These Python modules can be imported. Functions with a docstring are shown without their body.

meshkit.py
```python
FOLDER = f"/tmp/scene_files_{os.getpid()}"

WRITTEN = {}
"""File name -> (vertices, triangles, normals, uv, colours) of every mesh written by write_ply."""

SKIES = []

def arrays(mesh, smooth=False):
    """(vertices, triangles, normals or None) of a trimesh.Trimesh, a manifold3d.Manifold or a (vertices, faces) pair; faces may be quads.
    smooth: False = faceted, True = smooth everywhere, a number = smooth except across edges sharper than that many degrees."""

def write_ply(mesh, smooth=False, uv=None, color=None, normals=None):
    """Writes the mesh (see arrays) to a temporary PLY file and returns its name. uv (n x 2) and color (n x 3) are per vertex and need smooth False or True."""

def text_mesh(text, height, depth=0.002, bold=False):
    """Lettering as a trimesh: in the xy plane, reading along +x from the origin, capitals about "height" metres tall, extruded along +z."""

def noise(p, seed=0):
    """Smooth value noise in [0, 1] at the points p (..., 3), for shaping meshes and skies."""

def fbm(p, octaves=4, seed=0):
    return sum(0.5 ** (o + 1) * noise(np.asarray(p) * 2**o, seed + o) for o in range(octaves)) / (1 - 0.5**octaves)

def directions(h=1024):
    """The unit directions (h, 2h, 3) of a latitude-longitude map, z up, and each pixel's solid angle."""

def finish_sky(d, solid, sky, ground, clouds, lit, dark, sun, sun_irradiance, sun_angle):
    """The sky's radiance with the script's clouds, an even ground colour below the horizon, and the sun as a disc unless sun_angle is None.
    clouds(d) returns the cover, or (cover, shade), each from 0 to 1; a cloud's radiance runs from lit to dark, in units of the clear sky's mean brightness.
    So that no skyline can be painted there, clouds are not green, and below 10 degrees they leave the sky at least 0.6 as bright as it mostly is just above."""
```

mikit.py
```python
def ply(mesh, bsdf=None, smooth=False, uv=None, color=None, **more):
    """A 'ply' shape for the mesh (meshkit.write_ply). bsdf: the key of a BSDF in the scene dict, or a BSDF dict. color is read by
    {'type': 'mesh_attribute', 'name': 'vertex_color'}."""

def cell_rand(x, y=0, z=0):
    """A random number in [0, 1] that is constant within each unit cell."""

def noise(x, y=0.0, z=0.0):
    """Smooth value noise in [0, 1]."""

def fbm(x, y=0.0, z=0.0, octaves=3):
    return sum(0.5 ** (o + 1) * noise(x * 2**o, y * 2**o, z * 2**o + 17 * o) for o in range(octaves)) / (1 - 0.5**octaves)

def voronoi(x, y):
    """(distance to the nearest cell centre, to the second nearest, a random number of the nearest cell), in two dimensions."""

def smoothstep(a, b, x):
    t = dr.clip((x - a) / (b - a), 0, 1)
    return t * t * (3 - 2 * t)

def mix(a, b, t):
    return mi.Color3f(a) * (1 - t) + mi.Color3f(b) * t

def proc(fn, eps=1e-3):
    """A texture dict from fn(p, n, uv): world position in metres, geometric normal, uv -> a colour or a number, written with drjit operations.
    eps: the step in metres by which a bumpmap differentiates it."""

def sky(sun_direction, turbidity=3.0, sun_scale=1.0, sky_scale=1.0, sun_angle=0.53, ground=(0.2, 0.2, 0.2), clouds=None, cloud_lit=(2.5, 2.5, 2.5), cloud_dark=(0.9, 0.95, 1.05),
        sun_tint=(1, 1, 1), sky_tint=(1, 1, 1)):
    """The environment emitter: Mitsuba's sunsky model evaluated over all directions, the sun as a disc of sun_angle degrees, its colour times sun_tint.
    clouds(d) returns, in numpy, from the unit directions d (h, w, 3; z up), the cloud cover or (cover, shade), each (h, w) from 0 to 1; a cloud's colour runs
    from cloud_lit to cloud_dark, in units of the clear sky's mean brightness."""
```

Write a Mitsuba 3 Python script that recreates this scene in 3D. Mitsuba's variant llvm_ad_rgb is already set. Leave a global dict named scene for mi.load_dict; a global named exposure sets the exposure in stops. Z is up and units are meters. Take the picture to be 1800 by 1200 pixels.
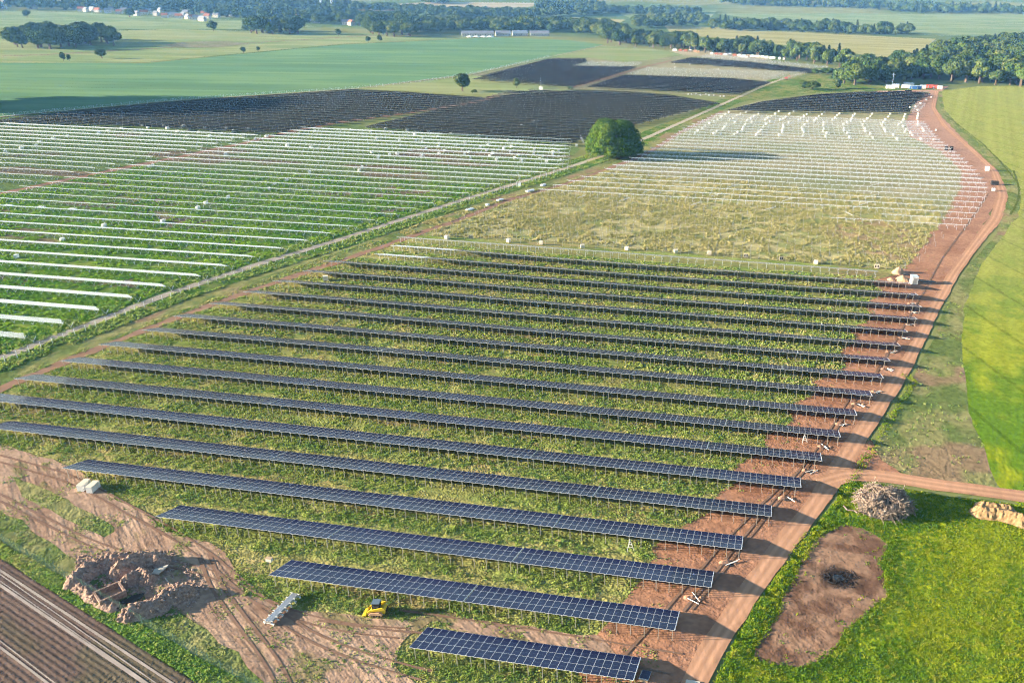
import math, random
import numpy as np, trimesh, shapely
import drjit as dr, mitsuba as mi, mikit, meshkit
from shapely.geometry import Polygon, LineString, Point
from scipy.spatial import Delaunay
from mikit import proc, noise, fbm, cell_rand, smoothstep, mix, ply
T = mi.ScalarTransform4f
R = np.random.default_rng(11)

# ------------------------------------------------------------------ camera, sky, exposure
H = 86.2                                           # the drone's height over the site, metres; x runs along the rows, y away from the camera
FL, TH, RO, AZ, CX, CY = 1450., math.radians(23.52), math.radians(0.81), math.radians(-9.69), 1121., 600.   # in pixels of an 1800 x 1200 frame
_ca, _sa, _c, _s, _cr, _sr = math.cos(AZ), math.sin(AZ), math.cos(TH), math.sin(TH), math.cos(RO), math.sin(RO)
def ray(px, py):
    u, v = px - CX, py - CY
    u, v = u * _cr + v * _sr, -u * _sr + v * _cr
    d = (u, FL * _c - v * _s, -FL * _s - v * _c)
    return np.array([d[0] * _ca + d[1] * _sa, -d[0] * _sa + d[1] * _ca, d[2]]) / FL
fwd = ray(CX, CY); up = -(ray(CX, CY + 1) - fwd)
exposure = 4.2
SUN = (-0.952, -0.225, 0.215)
scene = {
    'camera': {'type': 'perspective', 'fov': math.degrees(2 * math.atan(900 / FL)), 'fov_axis': 'x', 'near_clip': 1.0, 'far_clip': 60000.,
               'principal_point_offset_x': (900 - CX) / 1800., 'principal_point_offset_y': 0.0,
               'to_world': T().look_at(origin=[0, 0, H], target=[float(a) for a in np.array([0, 0, H]) + fwd], up=[float(a) for a in up]),
               'medium': {'type': 'ref', 'id': 'air'}},
    'air': {'type': 'homogeneous', 'albedo': {'type': 'rgb', 'value': [0.60, 0.82, 1.0]}, 'sigma_t': {'type': 'rgb', 'value': [0.00003, 0.000055, 0.00010]}},
    'sky': mikit.sky(SUN, turbidity=2.4, sun_scale=1.15, sky_scale=0.56, sun_tint=(0.86, 1.13, 2.05), ground=(0.12, 0.15, 0.07)),
}
labels = {}

# ------------------------------------------------------------------ helpers
def sm(a, b, x):
    t = np.clip((x - a) / (b - a), 0, 1); return t * t * (3 - 2 * t)
def hgt(x, y):
    """The terrain: flat over the site, one low swell in the front block, rolling fields beyond, wooded hills far off."""
    x, y = np.asarray(x, float), np.asarray(y, float)
    d = np.hypot(x, y)
    p = np.stack([x / 1500, y / 1500, x * 0], -1)
    z = 1.0 * np.exp(-((x + 130) / 62)**2 - ((y - 245) / 75)**2)
    z = z + 7 * (meshkit.fbm(p * 2.2 + 3.3, 2) - 0.5) * sm(1150, 2000, d)
    return z + sm(2150, 4300, d) * (70 + 75 * (meshkit.fbm(p + 9.7, 2) - 0.5)) + sm(4000, 9000, d) * 90
def at(px, py, z=0.0):
    """The point of the terrain (z metres above it) seen at a pixel of the 1800 x 1200 frame."""
    d = ray(px, py)
    if d[2] < 0:
        t = (z - H) / d[2]
        if np.hypot(d[0], d[1]) * t < 1000: 
            for _ in range(3): t = (z + float(hgt(d[0] * t, d[1] * t)) - H) / d[2]
            return np.array([d[0] * t, d[1] * t])
    n = np.hypot(d[0], d[1]); ts = np.linspace(300, 9000, 4000) / n
    k = np.argmax(H + d[2] * ts < hgt(d[0] * ts, d[1] * ts) + z)
    return np.array([d[0] * ts[k], d[1] * ts[k]])
def ats(l, z=0.0): return np.array([at(x, y, z) for x, y in l])
def num(name):
    if name not in scene and not any(name == k.split('__')[0] for k in _tops): return name
    i = _cnt.get(name, 0)
    while True:
        i += 1; k = f'{name}_{i:03d}'
        if k not in _tops: _cnt[name] = i; return k
_tops, _cnt = set(), {}
def thing(name, label=None, cat=None, group=None, kind=None):
    k = num(name); _tops.add(k); d = {}
    if label: d['label'] = label
    if cat: d['category'] = cat
    if group: d['group'] = group
    if kind: d['kind'] = kind
    labels[k] = d
    return k
def part(parent, name, shape, **lab):
    k = f'{parent}__{name}'; i = 0
    while k in scene: i += 1; k = f'{parent}__{name}_{i:03d}'
    scene[k] = shape
    if lab: labels[k] = lab
    return k
def solo(name, shape, label, cat, group=None, kind=None):
    k = thing(name, label, cat, group, kind); scene[k] = shape; return k
def place(x, y, z=0., rz=0., s=1.0, sz=None):
    return T().translate([float(x), float(y), float(z)]).rotate([0, 0, 1], float(math.degrees(rz))).scale([float(s), float(s), float(sz or s)])
def inst(group, m): return {'type': 'instance', 'shapegroup': {'type': 'ref', 'id': group}, 'to_world': m}
def group(name, **shapes): scene[name] = {'type': 'shapegroup', **shapes}

class MB:
    """Collects boxes, bars and raw triangles for one mesh."""
    def __init__(s): s.v, s.f, s.n = [], [], 0
    def add(s, v, f):
        s.v.append(np.asarray(v, float)); s.f.append(np.asarray(f, int) + s.n); s.n += len(s.v[-1]); return s
    BV = np.array([[x, y, z] for x in (-1, 1) for y in (-1, 1) for z in (-1, 1)], float)
    BF = np.array([[0, 1, 3], [0, 3, 2], [4, 6, 7], [4, 7, 5], [0, 4, 5], [0, 5, 1], [2, 3, 7], [2, 7, 6], [0, 2, 6], [0, 6, 4], [1, 5, 7], [1, 7, 3]])
    def box(s, c, size, M=None):
        v = s.BV * np.asarray(size, float) / 2
        if M is not None: v = v @ np.asarray(M).T
        return s.add(v + np.asarray(c, float), s.BF)
    def bar(s, a, b, w, h=None, w2=None):
        """A rectangular bar from a to b, w wide and h high."""
        a, b = np.asarray(a, float), np.asarray(b, float); d = b - a; L = np.linalg.norm(d); d = d / L
        u = np.cross(d, [0, 0, 1.]) if abs(d[2]) < .95 else np.cross(d, [0, 1., 0]); u /= np.linalg.norm(u); w_ = np.cross(u, d); h = h or w
        r = [(-1, -1), (1, -1), (1, 1), (-1, 1)]
        v = [a + u * i * w / 2 + w_ * j * h / 2 for i, j in r] + [b + u * i * (w2 or w) / 2 + w_ * j * (w2 or h) / 2 for i, j in r]
        f = [[0, 2, 1], [0, 3, 2], [4, 5, 6], [4, 6, 7]]
        for i in range(4):
            j = (i + 1) % 4; f += [[i, j, j + 4], [i, j + 4, i + 4]]
        return s.add(v, f)
    def lump(s, c, r, seed=0, sub=2, amp=.25, flat=False):
        m = trimesh.creation.icosphere(subdivisions=sub); v = m.vertices
        k = 1 + amp * 2 * (meshkit.fbm(v * 1.7 + seed * 7.3, 3) - .5)
        v = v * k[:, None] * np.asarray(r, float)
        if flat: v[:, 2] = np.maximum(v[:, 2], 0)
        return s.add(v + np.asarray(c, float), m.faces)
    def mesh(s): return np.vstack(s.v), np.vstack(s.f)
    def ply(s, bsdf, **k): return ply(s.mesh(), bsdf, **k)

def boxes(c, size):
    """Many axis-aligned boxes: centres (n,3), sizes (n,3) -> one mesh."""
    c, size = np.asarray(c, float), np.broadcast_to(np.asarray(size, float), (len(c), 3))
    v = (c[:, None] + MB.BV[None] * size[:, None] / 2).reshape(-1, 3)
    f = (MB.BF[None] + (np.arange(len(c)) * 8)[:, None, None]).reshape(-1, 3)
    return v, f

def rough(poly, amp, step, seed=0):
    """The polygon with its outline densified and jittered by smooth noise."""
    p = Polygon(poly) if not hasattr(poly, 'exterior') else poly
    if not p.is_valid: p = p.buffer(0)
    if p.geom_type != 'Polygon': p = max(p.geoms, key=lambda g: g.area)
    e = p.exterior; n = max(int(e.length / step), 8)
    q = np.array([e.interpolate(i / n, normalized=True).coords[0] for i in range(n)])
    w = np.stack([q[:, 0] / (step * 2.5), q[:, 1] / (step * 2.5), q[:, 0] * 0 + seed], -1)
    q = q + amp * 2 * np.stack([meshkit.fbm(w, 3) - .5, meshkit.fbm(w + 31.7, 3) - .5], -1)
    p = Polygon(q).buffer(0)
    return p if p.geom_type == 'Polygon' else max(p.geoms, key=lambda g: g.area)
def sheet_mesh(p, dz, step):
    """A polygon laid on the terrain, dz above it, triangulated with inner points every step metres."""
    x0, y0, x1, y1 = p.bounds
    gx, gy = np.meshgrid(np.arange(x0, x1, step), np.arange(y0, y1, step))
    g = np.stack([gx.ravel(), gy.ravel()], -1)
    if len(g): g = g[shapely.contains_xy(p.buffer(-step * .3), g[:, 0], g[:, 1])]
    e = shapely.segmentize(p.simplify(.02), step)
    b = np.vstack([np.array(r.coords)[:-1] for r in [e.exterior, *e.interiors]])
    q = np.vstack([b, g]); t = Delaunay(q).simplices
    c = q[t].mean(1); t = t[shapely.contains_xy(p, c[:, 0], c[:, 1])]
    a = q[t]; cr = (a[:, 1, 0] - a[:, 0, 0]) * (a[:, 2, 1] - a[:, 0, 1]) - (a[:, 1, 1] - a[:, 0, 1]) * (a[:, 2, 0] - a[:, 0, 0])
    t[cr < 0] = t[cr < 0][:, ::-1]; t = t[np.abs(cr) > 1e-6]
    return np.column_stack([q, hgt(q[:, 0], q[:, 1]) + dz]), t
SHEETS = {}
def sheet(name, poly, bsdf, dz, step=25., amp=0., js=2., label=None, z=0.0, seed=1):
    if not hasattr(poly, 'exterior'): poly = Polygon(poly)
    if not poly.is_valid: poly = poly.buffer(0)
    p = rough(poly, amp, js, seed) if amp else poly
    k = thing(name, label, None, None, 'structure'); scene[k] = ply(sheet_mesh(p, dz, step), bsdf, smooth=True); SHEETS[k] = p
    return p
def inside(p, xy):
    shapely.prepare(p); return shapely.contains_xy(p, xy[:, 0], xy[:, 1])
def jit(a, lo=-1, hi=1): return a * R.uniform(lo, hi)

# ------------------------------------------------------------------ materials
def bsdf(name, color, rough=.8, **k):
    c = color if isinstance(color, dict) else {'type': 'rgb', 'value': list(color)}
    scene[name] = {'type': 'twosided', 'bsdf': {'type': 'principled', 'base_color': c, 'roughness': rough, 'specular': k.pop('specular', .2), **k}}
def ground_mat(name, fn, bump=None, scale=1.0, eps=.05):
    b = {'type': 'diffuse', 'reflectance': proc(fn)}
    scene[name] = {'type': 'bumpmap', 'arbitrary': proc(bump, eps), 'scale': scale, 'bsdf': b} if bump else b
bsdf('steel', (.62, .64, .66), .38, metallic=.75, specular=.5)
bsdf('steel_bright', (.70, .77, .88), .40, metallic=.45, specular=.6)
bsdf('post_steel', (.42, .41, .38), .5, metallic=.3, specular=.4)
bsdf('white_wrap', (.70, .72, .73), .45, specular=.4)
bsdf('wood', (.44, .33, .22), .8)
bsdf('concrete', (.46, .43, .38), .9)
bsdf('dark', (.03, .03, .033), .6)
bsdf('rubber', (.045, .042, .04), .8)
bsdf('yellow_paint', (.62, .45, .03), .35, specular=.5)
bsdf('cab_roof', (.10, .15, .20), .4, specular=.5)
bsdf('blue_paint', (.05, .16, .45), .4)
bsdf('red_paint', (.50, .10, .07), .45)
bsdf('green_paint', (.05, .22, .13), .45)
bsdf('window', (.03, .04, .05), .12, specular=.6)
bsdf('render_wall', (.52, .50, .47), .9)
bsdf('roof_red', (.36, .14, .09), .85)
bsdf('roof_grey', (.23, .25, .30), .7)
bsdf('fence_green', (.09, .17, .13), .7)
bsdf('stick', proc(lambda p, n, uv: mix((.11, .078, .062), (.43, .345, .285), cell_rand(dr.floor(p.x * 5), dr.floor(p.y * 5), dr.floor(p.z * 5)))), .8)
bsdf('bark', (.14, .10, .07), .9)

def _panel(p, n, uv):
    fu, fv = uv.x - dr.floor(uv.x), uv.y - dr.floor(uv.y)
    frame = (fu < .017) | (fu > .983) | (fv < .010) | (fv > .990)
    mid = dr.abs(fv - .5) < .0085
    r = cell_rand(dr.floor(uv.x + p.x * .2), dr.floor(uv.y), dr.floor(p.y * .1))
    cell = mix((.0085, .013, .050), (.013, .019, .064), r)
    gu, gv = fu * 6 - dr.floor(fu * 6), fv * 24 - dr.floor(fv * 24)
    cell = cell * (.85 + .45 * cell_rand(dr.floor(p.x / 31.4 + .37), dr.floor(p.y / 10.016), 5.))
    cell = dr.select((gu < .035) | (gv < .05), cell * 1.35, cell)
    return dr.select(frame, mi.Color3f(.72, .75, .80), dr.select(mid, mi.Color3f(.12, .14, .20), cell))
def _panel_rough(p, n, uv):
    fu, fv = uv.x - dr.floor(uv.x), uv.y - dr.floor(uv.y)
    return dr.select((fu < .017) | (fu > .983) | (fv < .010) | (fv > .990), mi.Float(.45), mi.Float(.22))
bsdf('panel', proc(_panel), proc(_panel_rough), specular=.22)

def _panel_far(p, n, uv):
    fu, fv = uv.x - dr.floor(uv.x), uv.y - dr.floor(uv.y)
    c = mix((.008, .012, .042), (.012, .017, .054), cell_rand(dr.floor(p.x / 31.4), dr.floor(p.y / 10.016), 5.))
    side = (uv.x < .0001) & (uv.y < .0001)
    return dr.select(side, mi.Color3f(.55, .58, .62), dr.select((fu < .02) | (fu > .98) | (fv < .012) | (fv > .988), c * 2.2, c))
bsdf('panel_far', proc(_panel_far), .25, specular=.22)

# ground
def _ground(p, n, uv):
    a = fbm(p.x / 340, p.y / 340, 0., 3); b = fbm(p.x / 45 + 7, p.y / 23, 3., 3)
    c = mix((.10, .155, .055), (.21, .225, .085), smoothstep(.35, .65, a))
    return c * (.75 + .5 * b)
ground_mat('m_ground', _ground)

def _row(y): t = (y - 70.15) / 10.016; return (t - dr.floor(t)) * 10.016
def _site(p, n, uv):
    """Rough weedy ground of the front block: dry grass, green weeds and red soil showing through."""
    a = fbm(p.x / 9, p.y / 4.5, 0., 4); b = fbm(p.x / 1.6, p.y / 1.1, 5., 3); c = fbm(p.x / 26 + 3, p.y / 13, 9., 3)
    t = _row(p.y)
    lush = smoothstep(7.2, 9.0, t) + smoothstep(3.5, 1.5, t)
    k = mix((.30, .285, .105), (.18, .24, .06), dr.clip(lush * .75 + (a - .5) * 1.8, 0, 1))
    k = mix(k, (.27, .18, .105), smoothstep(.60, .72, c * .6 + b * .4) * .6)
    return k * (.55 + .9 * b)
def _site_b(p, n, uv): return fbm(p.x / .9, p.y / .7, 0., 4) + .8 * fbm(p.x / .28, p.y / .25, 4., 2)
ground_mat('m_site', _site, _site_b, .28, .08)

def _open(p, n, uv):
    """Tall dry grass of the block where only posts stand."""
    a = fbm(p.x / 6 + p.y / 12, p.y / 5, 0., 4); b = fbm(p.x / 1.3, p.y / 1.0, 5., 3); c = fbm(p.x / 40, p.y / 30, 2., 3)
    k = mix((.40, .36, .185), (.21, .235, .085), smoothstep(.40, .66, a * .7 + c * .3))
    k = mix(k, (.33, .20, .13), smoothstep(.60, .72, c) * .6)
    return k * (.6 + .8 * b)
ground_mat('m_open', _open, _site_b, .30, .08)

def _lush(p, n, uv):
    a = fbm(p.x / 7, p.y / 3.5, 1., 4); b = fbm(p.x / 1.5, p.y / 1.0, 5., 3); c = fbm(p.x / 38, p.y / 16, 9., 3)
    k = mix((.095, .19, .035), (.21, .275, .045), smoothstep(.38, .66, a * .6 + c * .4))
    d = smoothstep(170., 330., p.y)
    k = mix(k, (.15, .20, .075), d * .8)
    k = mix(k, (.20, .16, .10), smoothstep(.60, .72, c))
    return k * (.55 + .9 * b)
ground_mat('m_lush', _lush, _site_b, .34, .08)

def _rackgr(p, n, uv):
    a = fbm(p.x / 9, p.y / 6, 1., 4); b = fbm(p.x / 2.2, p.y / 1.8, 5., 3); c = fbm(p.x / 60, p.y / 40, 9., 3)
    k = mix((.21, .225, .115), (.29, .27, .165), smoothstep(.35, .65, a * .5 + c * .5))
    return k * (.7 + .6 * b)
ground_mat('m_rackgr', _rackgr, _site_b, .25, .1)

def _soil(p, n, uv):
    a = fbm(p.x / 5, p.y / 3.4, 0., 4); b = fbm(p.x / .7, p.y / .6, 5., 4); c = fbm(p.x / 16, p.y / 12, 8., 2)
    k = mix((.29, .145, .092), (.44, .245, .16), dr.clip(a * .9 + (c - .5) * .8, 0, 1))
    k = mix(k, (.42, .27, .215), smoothstep(260., 560., p.y) * .6)  # distance haze put into the soil colour: paler and pinker farther off
    return k * (.7 + .6 * b)
def _soil_b(p, n, uv): return fbm(p.x / 1.2, p.y / .8, 0., 4) + .5 * fbm(p.x / .25, p.y / .22, 4., 3)
ground_mat('m_soil', _soil, _soil_b, .16, .06)

def _tracks(p, n, uv):
    """Churned pale soil of the front corner, with bands of wheel ruts along the haul line."""
    u = (p.x * .80 - p.y * .60); w = (p.x * .60 + p.y * .80) + 2.2 * fbm(u / 14, p.y / 30, 2., 2)
    a = fbm(u / 8, w / 1.6, 0., 4); b = fbm(p.x / .6, p.y / .5, 5., 4); c = fbm(p.x / 11, p.y / 9, 8., 3)
    k = mix((.235, .15, .11), (.46, .325, .24), dr.clip(a * 1.1 + (c - .5) * .7, 0, 1))
    g = smoothstep(.54, .66, fbm(u / 7 + 5, w / 2.6 + 9, 1., 3) * .6 + c * .4)
    k = mix(k, (.16, .15, .065), g * .75)
    return k * (.7 + .6 * b)
def _tracks_b(p, n, uv):
    u = (p.x * .80 - p.y * .60); w = (p.x * .60 + p.y * .80) + 2.2 * fbm(u / 14, p.y / 30, 2., 2)
    return fbm(u / 4, w / .55, 0., 3) + .5 * fbm(p.x / .3, p.y / .25, 4., 3)
ground_mat('m_tracks', _tracks, _tracks_b, .13, .06)

def _road(p, n, uv):
    b = fbm(p.x / .8, p.y / 2.0, 5., 4); c = fbm(p.x / 9, p.y / 11, 8., 2)
    t = dr.abs(dr.abs(uv.x - .5) - .19)                       # two pale wheel lines along the road
    k = mix((.52, .30, .195), (.42, .235, .15), smoothstep(.03, .16, t + (b - .5) * .14))
    return k * (.75 + .35 * b + .2 * c)
def _road_b(p, n, uv): return fbm(p.x / .9, p.y / 1.6, 0., 3)
ground_mat('m_road', _road, _road_b, .05, .06)

def _gravel(p, n, uv):
    b = fbm(p.x / 1.2, p.y / 2., 5., 3)
    return mix((.27, .245, .215), (.36, .33, .28), b) * (.85 + .3 * noise(p.x * 2, p.y * 2, 0.)) + mi.Color3f(.09, .075, .02) * smoothstep(250., 420., p.y)
ground_mat('m_gravel', _gravel)
def _gravel2(p, n, uv): return mix((.20, .13, .095), (.33, .20, .14), fbm(p.x / 2, p.y / 3, 1., 3))
ground_mat('m_farmtrack', _gravel2)

def _verge(p, n, uv):
    a = fbm(p.x / 5, p.y / 5, 1., 4); b = fbm(p.x / .9, p.y / .8, 5., 3); c = fbm(p.x / 30, p.y / 60, 9., 2)
    k = mix((.075, .15, .028), (.20, .21, .065), smoothstep(.40, .64, a * .6 + c * .4))
    return k * (.6 + .8 * b)
ground_mat('m_verge', _verge, _site_b, .3, .08)
def _dryverge(p, n, uv):
    a = fbm(p.x / 4, p.y / 6, 1., 4); b = fbm(p.x / .9, p.y / .8, 5., 3); c = fbm(p.x / 12, p.y / 16, 9., 3)
    k = mix((.12, .165, .05), (.24, .235, .10), smoothstep(.36, .64, a * .6 + c * .4))
    k = mix(k, (.25, .18, .11), smoothstep(.64, .76, c))
    return k * (.6 + .8 * b)
ground_mat('m_dryverge', _dryverge, _site_b, .22, .08)

def _meadow(p, n, uv):
    a = fbm(p.x / 4, p.y / 5, 1., 4); b = fbm(p.x / .7, p.y / .8, 5., 3); c = fbm(p.x / 22, p.y / 24, 9., 3)
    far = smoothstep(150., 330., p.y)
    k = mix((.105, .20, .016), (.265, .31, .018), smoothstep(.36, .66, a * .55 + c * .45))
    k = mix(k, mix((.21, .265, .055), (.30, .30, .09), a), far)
    st = noise((p.x * .98 - p.y * .2) / 2.2, 0., 3.)          # faint drill lines along the field
    tr = (p.x * .93 + p.y * .36 + 6. * noise(p.x / 70, p.y / 70, 2.)) / 17.; tr = dr.abs(tr - dr.floor(tr) - .5)
    k = k * (1. - .22 * smoothstep(.045, .015, tr))
    return k * (.62 + .6 * b + .16 * st)
ground_mat('m_meadow', _meadow, _site_b, .24, .08)

def _bare(p, n, uv):
    a = fbm(p.x / 3, p.y / 2.6, 1., 4); b = fbm(p.x / .5, p.y / .5, 5., 3)
    k = mix((.15, .085, .058), (.30, .185, .125), smoothstep(.3, .7, a))
    d = dr.sqrt(dr.square((p.x - SPOT[0]) / 3.9) + dr.square((p.y - SPOT[1]) / 3.4)) + (a - .5) * .7
    k = mix((.028, .022, .020), k, smoothstep(.45, 1.2, d))
    return k * (.7 + .6 * b)
SPOT = at(1474, 1016)
ground_mat('m_bare', _bare, _soil_b, .16, .06)

PD = at(345, 1200) - at(0, 980); PD /= np.linalg.norm(PD); PN = np.array([-PD[1], PD[0]])    # direction of the furrows
def _plough(p, n, uv):
    w = p.x * float(PN[0]) + p.y * float(PN[1]); u = p.x * float(PD[0]) + p.y * float(PD[1])
    b = fbm(u / .5, w / .3, 5., 3); c = noise(w / 1.9, u / 60., 2.); d = fbm(u / 9, w / 7, 4., 2)
    k = mix((.100, .070, .060), (.165, .122, .103), b) * (.80 + .3 * c)
    return mix(k, (.09, .10, .055), smoothstep(.55, .75, d) * .4)
def _plough_b(p, n, uv): return fbm(p.x / .35, p.y / .35, 0., 3)
ground_mat('m_plough', _plough, _plough_b, .12, .05)
ground_mat('m_lane', lambda p, n, uv: mix((.28, .24, .22), (.46, .40, .37), fbm(p.x / 2, p.y / 2, 1., 2)))

def field(name, c1, c2, ang, w, sx=90.):
    ca, sa = math.cos(ang), math.sin(ang)
    def f(p, n, uv):
        u, v = p.x * ca + p.y * sa, -p.x * sa + p.y * ca
        k = mix(c1, c2, smoothstep(.3, .7, fbm(u / sx, v / (sx * .3), 1., 3)))
        tr = (v + 5. * noise(u / 160., 2., 1.)) / 21.; tr = dr.abs(tr - dr.floor(tr) - .5)
        return k * (.86 + .22 * noise(v / w, u / 400., 3.) + .08 * noise(v / (w * .3), u / 90., 8.)) * (1. - .16 * smoothstep(.06, .02, tr))
    ground_mat(name, f)
field('m_cereal', (.115, .225, .115), (.155, .265, .125), .15, 9.)
field('m_pale', (.20, .265, .105), (.27, .30, .135), .1, 14.)
field('m_hay', (.30, .29, .115), (.36, .34, .15), -.25, 11.)
field('m_light', (.17, .24, .10), (.24, .29, .13), -.1, 14.)
field('m_stub', (.33, .29, .18), (.38, .34, .22), .2, 12.)

def leafy(name, c1, c2, c3, s=.6, big=9., thin=False):
    def f(p, n, uv):
        r = cell_rand(dr.floor(p.x / s), dr.floor(p.y / s), dr.floor(p.z / s)); r = dr.clip(r + (.0 if thin else .9) * (noise(p.x / 13, p.y / 13, 4.) - .5), 0, 1); a = fbm(p.x / big, p.y / big, p.z / big, 2)
        return mix(mix(c1, c2, smoothstep(.3, .7, a * .6 + r * .4)), c3, smoothstep(.8, 1., r) * .7)
    scene[name] = {'type': 'principledthin', 'base_color': proc(f), 'roughness': .7, 'diff_trans': .7, 'eta': 1.3, 'spec_trans': 0.0} if thin else {'type': 'twosided', 'bsdf': {'type': 'diffuse', 'reflectance': proc(f)}}
leafy('leaf_weed', (.165, .275, .06), (.32, .40, .10), (.48, .45, .20), .85, 5., True)
leafy('leaf_dry', (.28, .285, .10), (.44, .40, .175), (.56, .49, .28), .9, 6., True)
leafy('leaf_lush', (.10, .255, .03), (.24, .38, .045), (.38, .45, .07), .35, 7., True)
leafy('leaf_meadow', (.10, .20, .018), (.245, .30, .02), (.36, .37, .05), .7, 9., True)
leafy('leaf_oak', (.035, .09, .012), (.085, .155, .02), (.15, .20, .035), .9, 5.)
leafy('leaf_wood', (.036, .075, .022), (.082, .122, .036), (.125, .15, .05), 1.6, 16.)
leafy('leaf_pine', (.022, .048, .028), (.045, .075, .035), (.07, .09, .04), 1.2, 12.)
leafy('leaf_light', (.07, .12, .03), (.13, .165, .05), (.18, .18, .07), 1.5, 12.)

def _shadegr(p, n, uv): return mix((.032, .040, .026), (.055, .058, .040), fbm(p.x / 5, p.y / 4, 1., 3))  # ground painted dark to stand in for the shade between far panel rows
ground_mat('m_shadegr', _shadegr)

ground_mat('m_rut', lambda p, n, uv: mix((.17, .11, .08), (.27, .17, .125), fbm(p.x / .8, p.y / .8, 1., 3)))

ground_mat('m_greenrut', lambda p, n, uv: mix((.075, .105, .022), (.13, .16, .04), fbm(p.x / 1.5, p.y / 1.5, 1., 3)))
# ------------------------------------------------------------------ the setting
def axis(a, b, fine_a, fine_b, fine, coarse):
    """Grid lines: fine between fine_a and fine_b, coarser outwards."""
    m = list(np.arange(fine_a, fine_b + .1, fine)); lo, hi, s = [], [], fine
    x = fine_a
    while x > a: s = min(s * 1.12, coarse); x -= s; lo.append(x)
    x, s = fine_b, fine
    while x < b: s = min(s * 1.12, coarse); x += s; hi.append(x)
    return np.array(lo[::-1] + m + hi)
gx, gy = np.meshgrid(axis(-9000, 9000, -400, 200, 20, 140), axis(-2500, 12000, 40, 800, 20, 140))
v = np.column_stack([gx.ravel(), gy.ravel(), hgt(gx, gy).ravel() - .05]); LOW, HIGH = float(v[:, 2].min()), float(v[:, 2].max())
i = np.arange(gx.size).reshape(gx.shape); a, b, c, d = i[:-1, :-1].ravel(), i[:-1, 1:].ravel(), i[1:, 1:].ravel(), i[1:, :-1].ravel()
k = thing('ground', 'rolling green farmland reaching to the wooded hills', None, None, 'structure')
scene[k] = ply((v, np.vstack([np.column_stack([a, b, c]), np.column_stack([a, c, d])])), 'm_ground', smooth=True)
k = thing('sky', None, None, None, 'structure'); labels.pop(k)

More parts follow.
